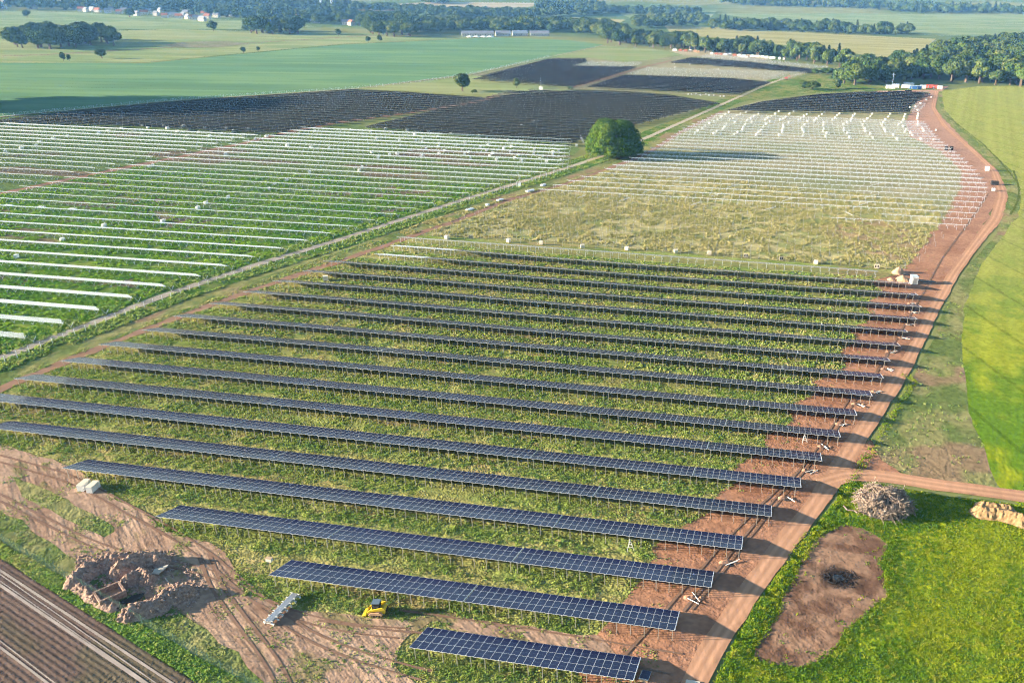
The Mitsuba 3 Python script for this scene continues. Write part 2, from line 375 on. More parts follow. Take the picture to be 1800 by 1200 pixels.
def line(l, z=0.): return LineString(ats(l, z))
def strip(name, pts, w, mat, dz, label, z=0., n=None, wob=.25):
    """A road or track along points (world), w metres wide, uv.x across it; its edges wander a little."""
    ln = LineString(pts); L = ln.length; m = n or int(L / 3) + 2; s = np.linspace(0, L, m)
    q = np.array([ln.interpolate(x).coords[0] for x in s])
    if m > 8:
        for _ in range(6): q[1:-1] = (q[:-2] + 2 * q[1:-1] + q[2:]) / 4
    t = np.gradient(q, axis=0); t /= np.linalg.norm(t, axis=1, keepdims=True); nn = np.stack([-t[:, 1], t[:, 0]], -1)
    ww = np.interp(s / L, np.linspace(0, 1, len(w)), w) if np.ndim(w) else np.full(m, w)
    cols = np.linspace(-.5, .5, 7); V, U = [], []
    for j, c in enumerate(cols):
        e = wob * (meshkit.noise(np.stack([s / 4, s * 0 + (c > 0) * 9, s * 0], -1)) - .5) * 2 if j in (0, 6) else 0
        qq = q + nn * (ww * c + e)[:, None] if j in (0, 6) else q + nn * (ww * c)[:, None]
        V.append(np.column_stack([qq, hgt(qq[:, 0], qq[:, 1]) + dz])); U.append(np.column_stack([np.full(m, c + .5), s]))
    i = np.arange(m - 1); F = []
    for j in range(6):
        a, b = j * m + i, (j + 1) * m + i
        F += [np.column_stack([a, a + 1, b + 1]), np.column_stack([a, b + 1, b])]
    F = np.vstack(F)
    k = thing(name, label, None, None, 'structure'); scene[k] = ply((np.vstack(V), F), mat, smooth=True, uv=np.vstack(U))
    SHEETS[k] = ln.buffer(float(np.mean(ww)) / 2); return q

# far fields
P = lambda l: Polygon(ats(l))
sheet('grain_field', P([(-150, 205), (-150, 113), (0, 110), (250, 112), (600, 79), (870, 66), (1000, 71), (1062, 79), (965, 103), (825, 132), (620, 156), (300, 178), (0, 206)]), 'm_cereal', .14, 40, 0, label='bluish green grain field behind the fence at upper left')
sheet('fallow_field', P([(-150, 112), (-150, 52), (0, 60), (300, 52), (560, 58), (760, 60), (870, 65), (600, 78), (250, 111)]), 'm_pale', .14, 40, label='pale yellow green field around the oval copse')
sheet('fallow_field', P([(-100, 50), (-100, 16), (0, 19), (130, 22), (420, 36), (560, 47), (420, 52), (200, 52)]), 'm_light', .16, 40, label='green field on the slope above the copse')
sheet('fallow_field', P([(940, 41), (1010, 31), (1100, 35), (1085, 43), (1010, 47)]), 'm_hay', .25, 60, label='small straw coloured field among the hedgerows')
sheet('fallow_field', P([(440, 25), (600, 22), (650, 30), (560, 38)]), 'm_stub', .3, 60, label='brownish strip of field by the village')
sheet('hay_field', P([(1165, 42), (1250, 48), (1450, 60), (1645, 69), (1600, 108), (1490, 93), (1380, 80), (1270, 68), (1180, 60)]), 'm_hay', .16, 40, label='pale mown hay field between two belts of trees')
sheet('fallow_field', P([(1260, 25), (1500, 24), (1850, 26), (1850, 64), (1640, 63), (1470, 42), (1330, 33)]), 'm_light', .2, 60, label='light green field beyond the upper right belt of trees')
sheet('fallow_field', P([(1080, 18), (1260, 20), (1240, 38), (1110, 34)]), 'm_light', .25, 60, label='green field at top centre beyond the hedges')
sheet('fallow_field', P([(610, 12), (760, 4), (960, 6), (930, 13), (780, 16), (640, 21)]), 'm_stub', .4, 60, label='pale field on the far slope at top centre')
sheet('meadow_strip', P([(620, 157), (830, 133), (1000, 153), (1020, 157), (880, 168), (700, 160)]), 'm_pale', .08, 20, 1.0, 6, label='strip of yellowish meadow with small trees between two panel blocks')
sheet('meadow_strip', P([(965, 102), (1062, 81), (1160, 88), (1200, 96), (1150, 105), (1100, 110), (1030, 102)]), 'm_pale', .10, 20, label='meadow behind the far panel blocks')
sheet('meadow_strip', P([(1360, 148), (1440, 128), (1500, 135), (1600, 148), (1650, 152), (1650, 158), (1450, 162), (1330, 175), (1280, 185)]), 'm_verge', .08, 20, label='green meadow around the rounded bushes')

# the solar site
A_ = sheet('site_ground', P([(-260, 770), (-60, 700), (0, 672), (240, 575), (420, 508), (560, 455), (695, 412), (1000, 428), (1560, 474), (1660, 470), (1640, 560), (1560, 700), (1450, 860), (1300, 1060), (1230, 1230), (560, 1230), (330, 1050), (60, 860)]), 'm_site', .0, 6, label='weedy ground of the front panel block')
sheet('site_ground', P([(695, 411), (760, 385), (940, 335), (1060, 300), (1300, 318), (1500, 340), (1700, 360), (1700, 420), (1650, 470), (1560, 473), (1000, 427)]), 'm_open', .012, 10, label='tall dry grass among the bare posts')
sheet('site_ground', P([(1060, 301), (1150, 268), (1200, 225), (1275, 194), (1340, 176), (1600, 158), (1640, 158), (1635, 190), (1700, 270), (1740, 340), (1700, 385), (1500, 352)]), 'm_rackgr', .022, 15, label='pale grass under the rows of bare racking at right')
LUSH = sheet('site_ground', P([(-500, 640), (0, 622), (300, 507), (600, 414), (800, 349), (990, 289), (1020, 262), (1000, 251), (640, 222), (600, 213), (0, 340), (-500, 400)]), 'm_lush', .0, 10, label='lush weeds under the white racking rows at left')
sheet('site_ground', P([(-500, 398), (0, 338), (590, 214), (840, 180), (800, 168), (640, 157), (300, 179), (0, 207), (-500, 262)]), 'm_lush', .0, 15, label='ground under the far left racking and panel rows')
sheet('site_ground', P([(642, 221), (1000, 252), (1040, 240), (1268, 182), (1100, 160), (880, 158), (842, 181)]), 'm_rackgr', .0, 15, label='ground under the large dark panel block')
sheet('site_ground', P([(830, 133), (1005, 154), (1310, 166), (1360, 143), (1445, 124), (1400, 112), (1210, 97), (1150, 104), (965, 102)]), 'm_rackgr', .02, 15, label='ground under the farthest panel blocks')
for l_, w_ in (([(640, 223), (1000, 253), (1040, 239), (1266, 181), (1180, 167), (1100, 160), (895, 156), (862, 170)], 'ground painted dark as panel shade under the large block behind the lone tree'), ([(-160, 231), (20, 215), (250, 223), (480, 235), (602, 215), (720, 198), (838, 182), (850, 171), (720, 162), (620, 157), (300, 179), (100, 198)], 'ground painted dark as shade under the panel rows by the grain field'), ([(826, 138), (1000, 154), (1028, 148), (1075, 133), (1120, 117), (1000, 115), (1030, 109), (1030, 103), (965, 103)], 'ground painted dark as panel shade under the far triangular block'), ([(1030, 153), (1300, 166), (1355, 144), (1280, 137), (1095, 131)], 'ground painted dark as panel shade right of the far track'), ([(1178, 109), (1300, 118), (1430, 129), (1436, 122), (1320, 109), (1215, 101)], 'ground painted dark as shade under the farthest panels'), ([(1275, 194), (1600, 198), (1602, 187), (1640, 165), (1600, 158), (1440, 165), (1340, 178)], 'ground painted dark as panel shade under the block below the site huts')):
    sheet('site_ground', P(l_), 'm_shadegr', .045, 15, 1.0, 8, label=w_)
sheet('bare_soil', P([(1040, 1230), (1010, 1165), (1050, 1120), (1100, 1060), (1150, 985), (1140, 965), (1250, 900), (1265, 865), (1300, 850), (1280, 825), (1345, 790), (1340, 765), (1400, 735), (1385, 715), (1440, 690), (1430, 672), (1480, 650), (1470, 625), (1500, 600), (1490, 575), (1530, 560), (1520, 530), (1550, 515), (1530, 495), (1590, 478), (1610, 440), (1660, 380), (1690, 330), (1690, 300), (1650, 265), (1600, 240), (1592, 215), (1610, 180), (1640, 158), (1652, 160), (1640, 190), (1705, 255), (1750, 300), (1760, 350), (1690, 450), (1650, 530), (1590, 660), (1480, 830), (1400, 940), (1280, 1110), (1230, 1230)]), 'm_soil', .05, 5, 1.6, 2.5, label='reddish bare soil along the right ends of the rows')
sheet('grass_verge', P([(-160, 760), (0, 780), (120, 820), (330, 1000), (560, 1235), (440, 1210), (300, 1128), (140, 1032), (0, 951), (-160, 862)]), 'm_dryverge', .03, 5, .5, 2, label='thin grass around the churned soil and the pit')
TR = sheet('churned_soil', P([(-160, 770), (20, 786), (120, 815), (215, 880), (310, 935), (395, 968), (420, 1010), (425, 1040), (520, 1075), (640, 1082), (720, 1090), (760, 1075), (1060, 1120), (1090, 1160), (1040, 1180), (980, 1160), (760, 1090), (710, 1120), (690, 1170), (760, 1240), (500, 1240), (430, 1170), (345, 1090), (230, 1035), (120, 975), (0, 895), (-160, 830)]), 'm_tracks', .075, 4, 1.2, 2.0, label='pale churned soil with wheel ruts in the front corner')
sheet('grass_patch', P([(20, 838), (90, 862), (150, 895), (205, 930), (180, 945), (120, 915), (40, 870)]), 'm_dryverge', .09, 4, 1.0, 1.8, label='tongue of thin grass between the wheel ruts')

# roads and tracks
mid = lambda a, b: [((x0 + x1) / 2, (y0 + y1) / 2) for (x0, y0), (x1, y1) in zip(a, b)]
RL = [(1150, 1290), (1180, 1200), (1262, 1080), (1350, 970), (1420, 880), (1470, 800), (1520, 720), (1562, 660), (1602, 590), (1632, 530), (1664, 470), (1702, 420), (1744, 368), (1754, 335), (1738, 298), (1700, 264), (1652, 222), (1634, 190), (1641, 160)]
RR = [(1215, 1290), (1246, 1200), (1300, 1105), (1375, 985), (1440, 905), (1500, 815), (1545, 745), (1592, 680), (1625, 615), (1650, 560), (1684, 500), (1722, 445), (1758, 398), (1771, 350), (1757, 302), (1715, 262), (1668, 221), (1646, 188), (1652, 160)]
W_ = [np.linalg.norm(at(*a) - at(*b)) * .8 for a, b in zip(RL, RR)]
road = strip('dirt_road', ats(mid(RL, RR)), [3.2] + [min(max(w, 3.2), 4.8 - 1.2 * (i > 8)) for i, w in enumerate(W_)], 'm_road', .10, 'reddish dirt road along the right edge of the site')
strip('dirt_road', ats([(1440, 850), (1500, 826), (1560, 838), (1640, 852), (1720, 862), (1800, 873), (2100, 915), (2500, 960)]), 4.0, 'm_road', .115, 'dirt road branching off to the right past the brushwood pile')
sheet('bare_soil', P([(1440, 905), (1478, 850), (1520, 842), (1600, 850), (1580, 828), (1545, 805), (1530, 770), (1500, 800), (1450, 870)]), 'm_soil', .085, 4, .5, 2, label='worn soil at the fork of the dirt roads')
GR = ats([(-320, 735), (-160, 685), (0, 630), (150, 573), (300, 515), (450, 466), (600, 421), (800, 356), (900, 325), (1000, 294), (1046, 279), (1135, 243), (1262, 187), (1350, 148), (1400, 131), (1450, 122), (1500, 118)])
V1 = LineString(GR).buffer(9.0, cap_style=2)
sheet('grass_verge', V1, 'm_verge', .03, 6, 1.2, 5, label='green grass verge of the gravel road')
strip('gravel_road', GR, 3.6, 'm_gravel', .10, 'narrow pale gravel road between the two halves of the site')
FT = ats([(-240, 780), (-40, 703), (0, 684), (150, 622), (300, 562), (450, 508), (600, 459), (700, 424), (800, 389), (900, 350), (1000, 322), (1060, 300), (1120, 278), (1150, 262), (1190, 236), (1270, 196)])
sheet('grass_verge', LineString(FT + np.array([-4.5, 1.0])).buffer(3.4, cap_style=2), 'm_dryverge', .05, 6, 1.0, 3, label='dry grassy bank beside the earth track')
strip('farm_track', FT, 3.4, 'm_farmtrack', .075, 'brown earth track along the left ends of the front rows', wob=.6)
strip('farm_track', ats([(-300, 395), (-100, 360), (0, 341), (150, 309), (300, 279), (420, 254), (520, 230), (600, 215), (720, 199), (845, 178), (885, 166)]), 5.0, 'm_farmtrack', .06, 'brown track between the two left blocks', wob=1.)
strip('gravel_road', ats([(-400, 250), (0, 206), (300, 178), (620, 157), (830, 131), (965, 101), (1062, 80), (1120, 83)]), 3.0, 'm_stub', .25, 'pale strip along the far fence of the site')
strip('farm_track', ats([(870, 170), (940, 160), (1000, 155), (1100, 160), (1260, 168), (1300, 168)]), 4.5, 'm_stub', .10, 'pale track between the near and far panel blocks')
strip('farm_track', ats([(1000, 155), (1060, 140), (1120, 121), (1180, 107)]), 5.5, 'm_farmtrack', .12, 'reddish track between the two farthest panel blocks')
strip('farm_track', ats([(-100, 104), (100, 96), (240, 88), (340, 82), (480, 74), (640, 64), (780, 62)]), 5., 'm_farmtrack', .4, 'brown farm track across the pale field')
sheet('bare_soil', P([(290, 80), (320, 75), (400, 73), (440, 78), (380, 84), (310, 85)]), 'm_rackgr', .5, 20, label='reddish excavation in the pale field')
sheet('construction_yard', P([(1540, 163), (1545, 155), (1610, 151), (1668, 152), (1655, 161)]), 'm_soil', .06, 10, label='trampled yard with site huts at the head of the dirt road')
sheet('construction_yard', P([(1175, 90), (1230, 88), (1330, 100), (1360, 107), (1300, 106), (1200, 97)]), 'm_stub', .12, 20, label='pale storage yard beyond the farthest panels')

# right hand meadows
EDGE = [(1810, 905), (1752, 850), (1738, 800), (1706, 742), (1699, 680), (1690, 600), (1696, 540), (1722, 470), (1760, 420), (1790, 380), (1795, 340), (1778, 300), (1735, 262), (1690, 226), (1660, 192), (1655, 160)]
sheet('grass_verge', P([(1530, 800), (1590, 690), (1640, 600), (1668, 520), (1700, 470), (1752, 410), (1771, 350), (1757, 302), (1715, 262), (1655, 200), (1648, 160), (1655, 160)] + [(x + 6, y) for x, y in EDGE[::-1]][1:-1] + [(1830, 872), (1700, 850), (1590, 832)]), 'm_dryverge', .055, 5, .8, 3, label='thin grassy strip between the dirt road and the meadow')
MF = sheet('meadow', P(EDGE + [(1720, 152), (1900, 150), (2600, 170), (2900, 500), (2700, 900), (2100, 900)]), 'm_meadow', .085, 12, .8, 3, label='large yellow green meadow on the right')
MN = sheet('meadow', P([(1215, 1300), (1255, 1200), (1300, 1110), (1345, 1040), (1400, 970), (1445, 908), (1488, 846), (1560, 852), (1660, 872), (1820, 892), (2300, 960), (2300, 1500), (1200, 1500)]), 'm_meadow', .065, 6, .8, 2, label='bright green grass in the lower right corner')
BP = sheet('bare_patch', P([(1325, 1152), (1345, 1110), (1385, 1035), (1430, 950), (1478, 920), (1520, 930), (1562, 958), (1548, 990), (1558, 1020), (1566, 1048), (1520, 1080), (1480, 1112), (1462, 1150), (1405, 1176), (1350, 1166)]), 'm_bare', .095, 3, .9, 1.6, label='bare brown patch with a black burnt spot in the grass')

# ploughed corner: real ridges
c0 = at(0, 980)
us, ws = np.arange(-70, 75, 2.0), np.arange(-75, 0.01, .14)
uu, ww = np.meshgrid(us, ws)
ridge = .075 * np.abs(np.sin(np.pi * ww / .75))**1.5 * (0.7 + .6 * meshkit.noise(np.stack([uu / 3, ww / .75, uu * 0], -1)))
xy = c0[None, None] + uu[..., None] * PD + ww[..., None] * PN * (1 if PN @ (at(0, 1100) - c0) < 0 else -1)
i = np.arange(uu.size).reshape(uu.shape); a, b, c, d = i[:-1, :-1].ravel(), i[:-1, 1:].ravel(), i[1:, 1:].ravel(), i[1:, :-1].ravel()
F = np.vstack([np.column_stack([a, b, c]), np.column_stack([a, c, d])]); V = np.column_stack([xy.reshape(-1, 2), (ridge + .13).ravel()])
if np.cross(V[F[0, 1]] - V[F[0, 0]], V[F[0, 2]] - V[F[0, 0]])[2] < 0: F = F[:, ::-1]
k = thing('ploughed_field', 'ploughed brown field with straight furrows in the lower left corner', None, None, 'structure')
scene[k] = ply((V, F), 'm_plough', smooth=True); PLOUGH = Polygon([xy[0, 0], xy[0, -1], xy[-1, -1], xy[-1, 0]]); SHEETS[k] = PLOUGH
for x0, y0, x1, y1, w in ((0, 1003, 300, 1200, .35), (0, 1010, 272, 1200, .16), (0, 1029, 252, 1200, .4), (0, 1022, 258, 1200, .14), (0, 1138, 82, 1200, .3), (0, 1127, 95, 1200, .14)):
    q = ats([(x0, y0), (x1, y1)]); t = (q[1] - q[0]) / np.linalg.norm(q[1] - q[0])
    strip('wheel_rut', np.array([q[0] - t * 12, q[1] + t * 14]), w, 'm_lane', .225, 'pale straight wheel line on the ploughed field', wob=.02, n=40)
sheet('grass_verge', P([(-160, 860), (0, 950), (140, 1030), (300, 1125), (440, 1205), (520, 1250), (420, 1250), (345, 1200), (180, 1095), (0, 980), (-160, 880)]), 'm_verge', .14, 4, .5, 1.5, label='grassy strip between the ploughed field and the mesh fence')

for l_, w_ in (([(0, 800), (130, 835), (260, 905), (350, 955), (430, 1020), (520, 1100), (640, 1150), (760, 1180)], .38), ([(0, 812), (125, 848), (250, 918), (340, 968), (415, 1032), (505, 1112), (630, 1165), (740, 1195)], .38), ([(0, 868), (90, 915), (190, 965), (290, 985), (390, 1000), (470, 1060), (600, 1100), (720, 1105)], .34), ([(0, 880), (85, 925), (182, 974), (285, 995), (382, 1012), (460, 1072), (590, 1112), (700, 1122)], .34), ([(350, 975), (370, 1040), (420, 1100), (470, 1170), (500, 1230)], .42), ([(368, 972), (390, 1036), (442, 1096), (495, 1165), (525, 1225)], .42), ([(560, 1090), (690, 1110), (830, 1118), (960, 1140), (1080, 1165), (1180, 1185)], .3), ([(700, 1072), (820, 1088), (960, 1110), (1090, 1132), (1200, 1150)], .3), ([(1090, 1160), (1150, 1095), (1215, 1020), (1275, 950), (1345, 880), (1400, 830)], .36), ([(1200, 1075), (1262, 1000), (1330, 915), (1390, 845), (1440, 785), (1500, 690)], .4), ([(1215, 1072), (1276, 998), (1344, 912), (1404, 842), (1452, 782), (1512, 692)], .3), ([(1540, 655), (1585, 580), (1620, 520), (1655, 455), (1700, 395), (1738, 340)], .5)):
    strip('wheel_rut', ats(l_), w_, 'm_rut', .135, 'dark wheel rut pressed into the bare soil', wob=.12)

for l_ in ([(1662, 203), (1690, 224), (1728, 254), (1758, 284), (1774, 304), (1786, 318)], [(1782, 300), (1791, 330), (1790, 352), (1776, 378)]):
    strip('tyre_mark', ats(l_), .9, 'm_greenrut', .13, 'dark tyre mark in the meadow beside the dirt road', wob=.3)
# ------------------------------------------------------------------ solar tables and racking
PITCH, Y1, HE, TILT = 10.016, 80.166, 2.5, math.radians(15.7)
MW, ML, GAPX, GAPY = 1.134, 1.985, .020, .020
CT, ST = math.cos(TILT), math.sin(TILT)
def panel_box(x0, x1, v0, v1, nu, nv, th=.035):
    """A flat box of nu by nv modules in the tilted plane (x along the row, v down the slope), as (v, f, uv)."""
    P8 = np.array([[x, v, w] for x in (x0, x1) for v in (v0, v1) for w in (0, -th)])
    top = P8[[0, 2, 6, 4]]; uv = np.array([[0, 0], [0, nv], [nu, nv], [nu, 0]], float)
    V = np.vstack([top, P8]); V = np.vstack([V, P8[[1, 3, 7, 5]]]); U = np.vstack([uv, np.zeros((8, 2)), np.full((4, 2), .3)])
    F = np.array([[0, 2, 1], [0, 3, 2], [12, 13, 14], [12, 14, 15]] + [[a + 4, b + 4, c + 4] for a, b, c in ((0, 1, 5), (0, 5, 4), (2, 6, 7), (2, 7, 3), (0, 2, 3), (0, 3, 1), (4, 5, 7), (4, 7, 6))])
    return V, F, U
def tilt(v):
    v = np.asarray(v, float); return np.column_stack([v[:, 0], v[:, 1] * CT + v[:, 2] * ST, HE - v[:, 1] * ST + v[:, 2] * CT])
def multi(list_):
    V, F, U, n = [], [], [], 0
    for v, f, u in list_: V.append(v); F.append(f + n); U.append(u); n += len(v)
    return np.vstack(V), np.vstack(F), np.vstack(U)
mv, mf, mu = panel_box(0, MW, 0, ML, 1, 1)
def flipfix(v, f):
    a, b, c = v[f[0]]
    return f if np.cross(b - a, c - a)[2] > 0 else f[:, ::-1]
mf = flipfix(mv, mf)
group('module_unit', body=ply((mv, mf), 'panel', uv=mu))
ROT = T().translate([0, 0, HE]).rotate([1, 0, 0], -math.degrees(TILT))
zl = lambda y: HE - y * ST / CT                                    # height of the tilted plane y metres behind the high edge
def slope_pose(x0, x1, y):
    z0, z1 = float(hgt(x0, y)), float(hgt(x1, y))
    return T().translate([float(x0), float(y), z0]).rotate([0, 1, 0], -math.degrees(math.atan2(z1 - z0, x1 - x0)))
_cache = {}
def cached(key, make):
    if key not in _cache: _cache[key] = make()
    return dict(_cache[key])
def posts(L, step, y, w=.10, foot=-.4, off=.5):
    x = np.arange(off, L - .2, step); h = zl(y) - .12 - foot
    return [((a, y, foot + h / 2), (w * .75, w, h)) for a in x]
def table(name, label, grp, x0, n, y, detail, right=False):
    L = n * (MW + GAPX) - GAPX
    k = thing(name, label, 'solar table', grp); M = slope_pose(x0, x0 + L, y) @ T().rotate([1, 0, 0], float(jit(.45)))
    if detail == 2:
        for j in range(3):
            for i in range(n):
                part(k, 'module', inst('module_unit', M @ ROT @ T().translate([i * (MW + GAPX), j * (ML + GAPY), 0.])))
    else:
        def make():
            b = []
            for j in range(3):
                for i in range(n):
                    v, f, u = panel_box(i * (MW + GAPX), i * (MW + GAPX) + MW, j * (ML + GAPY), j * (ML + GAPY) + ML, 1, 1)
                    v = tilt(v); b.append((v, flipfix(v, f), u))
            V, F, U = multi(b); return ply((V, F), 'panel', uv=U)
        part(k, 'modules', {**cached(('mod', n), make), 'to_world': M}, kind='stuff')
    pv = (.45, 1.55, 2.5, 3.5, 4.5, 5.55)
    def purl(v):
        b = MB(); c = tilt(np.array([[-.12, v, -.09], [L + .14, v, -.09]])); b.bar(c[0], c[1], .06, .10); return b.ply('steel')
    if detail == 2:
        for v in pv: part(k, 'purlin', {**cached(('pu', n, v), lambda: purl(v)), 'to_world': M})
    else:
        def pu():
            b = MB()
            for v in pv:
                c = tilt(np.array([[-.12, v, -.09], [L + .14, v, -.09]])); b.bar(c[0], c[1], .06, .10)
            return b.ply('steel')
        part(k, 'purlins', {**cached(('pus', n), pu), 'to_world': M}, kind='stuff')
    b = MB(); c = tilt(np.array([[L + .045, -.02, .01], [L + .045, 6.0, .01]])); b.bar(c[0], c[1], .075, .05)
    part(k, 'end_rail', {**b.ply('steel_bright'), 'to_world': M})
    pf, pr_ = posts(L, 2.02, .5), posts(L, 2.02, 4.7)
    if detail == 2:
        for c, s in pf: part(k, 'post', {**cached(('post', c[2]), lambda: ply(boxes([(0, 0, c[2])], [s]), 'post_steel')), 'to_world': M @ T().translate([c[0], c[1], 0.])})
    else:
        part(k, 'posts', {**cached(('posts', n), lambda: ply(boxes(*zip(*pf)), 'post_steel')), 'to_world': M}, kind='stuff')
    def rear():
        b = MB(); b.add(*boxes(*zip(*pr_)))
        for c, s in pf: b.bar((c[0], .15, zl(.15) - .22), (c[0], 5.6, zl(5.6) - .22), .06, .12)
        return b.ply('post_steel')
    part(k, 'rear_frame', {**cached(('rear', n), rear), 'to_world': M}, kind='stuff')
    return k

_T = ['first', 'second', 'third', 'fourth', 'fifth', 'sixth', 'seventh', 'eighth', 'ninth']
ORD = ['first', 'second', 'third', 'fourth', 'fifth', 'sixth', 'seventh', 'eighth', 'ninth', 'tenth', 'eleventh', 'twelfth', 'thirteenth', 'fourteenth', 'fifteenth', 'sixteenth', 'seventeenth', 'eighteenth', 'nineteenth', 'twentieth'] + ['twenty-' + x for x in _T] + ['thirtieth'] + ['thirty-' + x for x in _T]
TX = 31.4
RE = [-13.6, -9.4, -5.1, -1.1, 3.4, 8.1, 12.4, 15.9, 19.8, 23.7, 27, 30.5, 34, 37, 39.6, 42.1, 43.5, 42.5, 33.4]
LE = [-44.8, -72.1, -99.3, -126.6, -153.6, -168.6, -166.5, -163.9, -162.3, -158.3, -157.1, -153.4, -149.6, -146.6, -142.9, -141.6, -129, -128.2, -130.6]
GP = [-44.8, -40.7, -36.5, -32.5, -28.0, -11.4, -9.7, -6.9, -3, 1, 4.3, 8, 11.5, 14.5, 17, 19.5, 21, 20, 11]       # one gap between tables in each row
ROWS = {}
for r in range(18):
    y = Y1 + PITCH * r; le0 = LE[r]; LE[r] = -112. + 6 * (r - 16) if r > 15 else le0; e = [GP[r] + TX * i for i in range(-8, 4)]
    e = [LE[r]] + [x for x in e if LE[r] + 3 < x < RE[r] - 3] + [RE[r] + .24]
    segs = list(zip(e[:-1], e[1:])); ROWS[r] = (y, LE[r], RE[r])
    for q, (a, b) in enumerate(segs):
        n = int(round((b - a - .24) / (MW + GAPX)))
        if n < 1: continue
        w = 'right-hand table' if q == len(segs) - 1 else 'left-hand table' if q == 0 else f'{ORD[len(segs) - 1 - q]} table from the right'
        lab = f'dark blue solar table, {w} in the {ORD[r]} row from the front' if len(segs) > 1 else 'short dark blue solar table standing alone in the front row'
        table('solar_table', lab, 'solar tables of the front block', a, n, y, 2 if r < 7 else 1)
group_rack = 'bare steel racks'
def rack(x0, x1, y, label, grp, vposts=True, npur=7, fine=False, bright='steel_bright', step=2.9, stag=.0, pw=.065):
    L = x1 - x0; k = thing('mounting_rack', label, 'mounting rack', grp); M = slope_pose(x0, x1, y)
    for v in np.linspace(.1, 5.8, npur) if npur > 2 else (1.0, 4.4):
        b = MB(); e = L - stag * v; c = tilt(np.array([[0, v, -.05], [e, v, -.05]])); b.bar(c[0], c[1], pw, .13)
        part(k, 'purlin', {**b.ply(bright), 'to_world': M})
    b = MB(); ps = []
    for x in np.arange(L - .8, 0, -step):
        if vposts:
            q = MB(); q.bar((x, 2.6, -.3), (x, 2.6, .35), .10); q.bar((x, 2.6, .3), (x, 1.5, zl(1.5) - .1), .07); q.bar((x, 2.6, .3), (x, 3.8, zl(3.8) - .1), .07)
        else:
            q = MB(); q.bar((x, 1.0, -.3), (x, 1.0, zl(1.0) - .1), .09); q.bar((x, 4.4, -.3), (x, 4.4, zl(4.4) - .1), .09)
        if fine: part(k, 'post', {**q.ply('steel_bright'), 'to_world': M})
        else: ps.append(q)
    if ps:
        for q in ps: b.add(*q.mesh())
        part(k, 'posts', {**b.ply('steel_bright'), 'to_world': M}, kind='stuff')
    if npur > 2:
        b = MB()
        for x in np.arange(L - .8 - stag * 5.8, .5, -step): b.bar((x, .1, zl(.1) - .16), (x, 5.7, zl(5.7) - .16), .05, .09)
        part(k, 'rafters', {**b.ply('steel'), 'to_world': M}, kind='stuff')
    return k
rack(-129., -112.4, Y1 + PITCH * 16, 'bare steel racking at the left end of the seventeenth row', group_rack, False, 6)
rack(-128.2, -106.4, Y1 + PITCH * 17, 'bare steel racking at the left end of the eighteenth row', group_rack, False, 6)
rack(LE[18], RE[18], Y1 + PITCH * 18, 'bare steel racking row farthest back in front block, beside the pallets', group_rack, False, 5, bright='steel', pw=.05)
ROWS[17], ROWS[18] = (Y1 + PITCH * 17, LE[17], RE[17]), (Y1 + PITCH * 18, LE[18], RE[18])

# left block of white racking
yr = np.array([161, 171, 181, 191.1, 201.3, 210.9, 221.5, 231.7, 241.3, 251.1, 261.5, 270.6, 280, 289.3, 298.3, 308.2, 317.5, 326.4, 335.7, 345.3, 353.5, 396.4, 470])
xr = np.array([-183, -181, -179, -177, -174, -170, -168, -165, -161, -158, -155, -152, -149, -145, -142, -139, -135, -132, -129, -126, -122, -104, -121])
TRK = [(0, 341), (150, 309), (300, 279), (420, 254), (520, 230), (600, 215), (720, 199), (845, 178)]
tw = ats(TRK)
track_x = lambda y: float(np.interp(y, tw[:, 1], tw[:, 0]))
view_left = lambda y: float(at(-45, 640)[0] + 0) if y < 150 else float(min(at(-70, py)[0] for py in np.linspace(180, 620, 60) if abs(at(-70, py)[1] - y) < 12) if y < 470 else -520)
for j in range(32):
    y = Y1 + PITCH * (8 + j); xr_ = float(np.interp(y, yr, xr)); xl = view_left(y)
    if y > 285: xl = max(xl, track_x(y) + 3.5)
    n_ = f'{ORD[j]} white racking row from the front at left, beside the gravel road'
    if xr_ - xl > 5: rack(xl, xr_, y, n_, 'white racking rows of the left block', fine=j < 6, npur=7, stag=1.1, pw=.07 if j < 10 else .09)
yl = np.array([301, 310.6, 319.6, 329, 338.9, 348.3, 356.4, 366.2, 374.9, 386, 396.3, 405.8, 415.2, 429.4])
xl_ = np.array([-320, -316, -313, -310, -306, -303, -305, -298, -292, -292, -290, -288, -286, -286])
for j in range(23, 37):
    y = Y1 + PITCH * j; b_ = min(float(np.interp(y, yl, xl_)), track_x(y) - 2); a_ = min(view_left(y) - 20, -330)
    if b_ - a_ > 4: rack(a_, b_, y, f'{ORD[j - 23]} white racking row from the front left of the brown track', 'white racking rows left of the brown track', npur=7, stag=1.1, pw=.075)

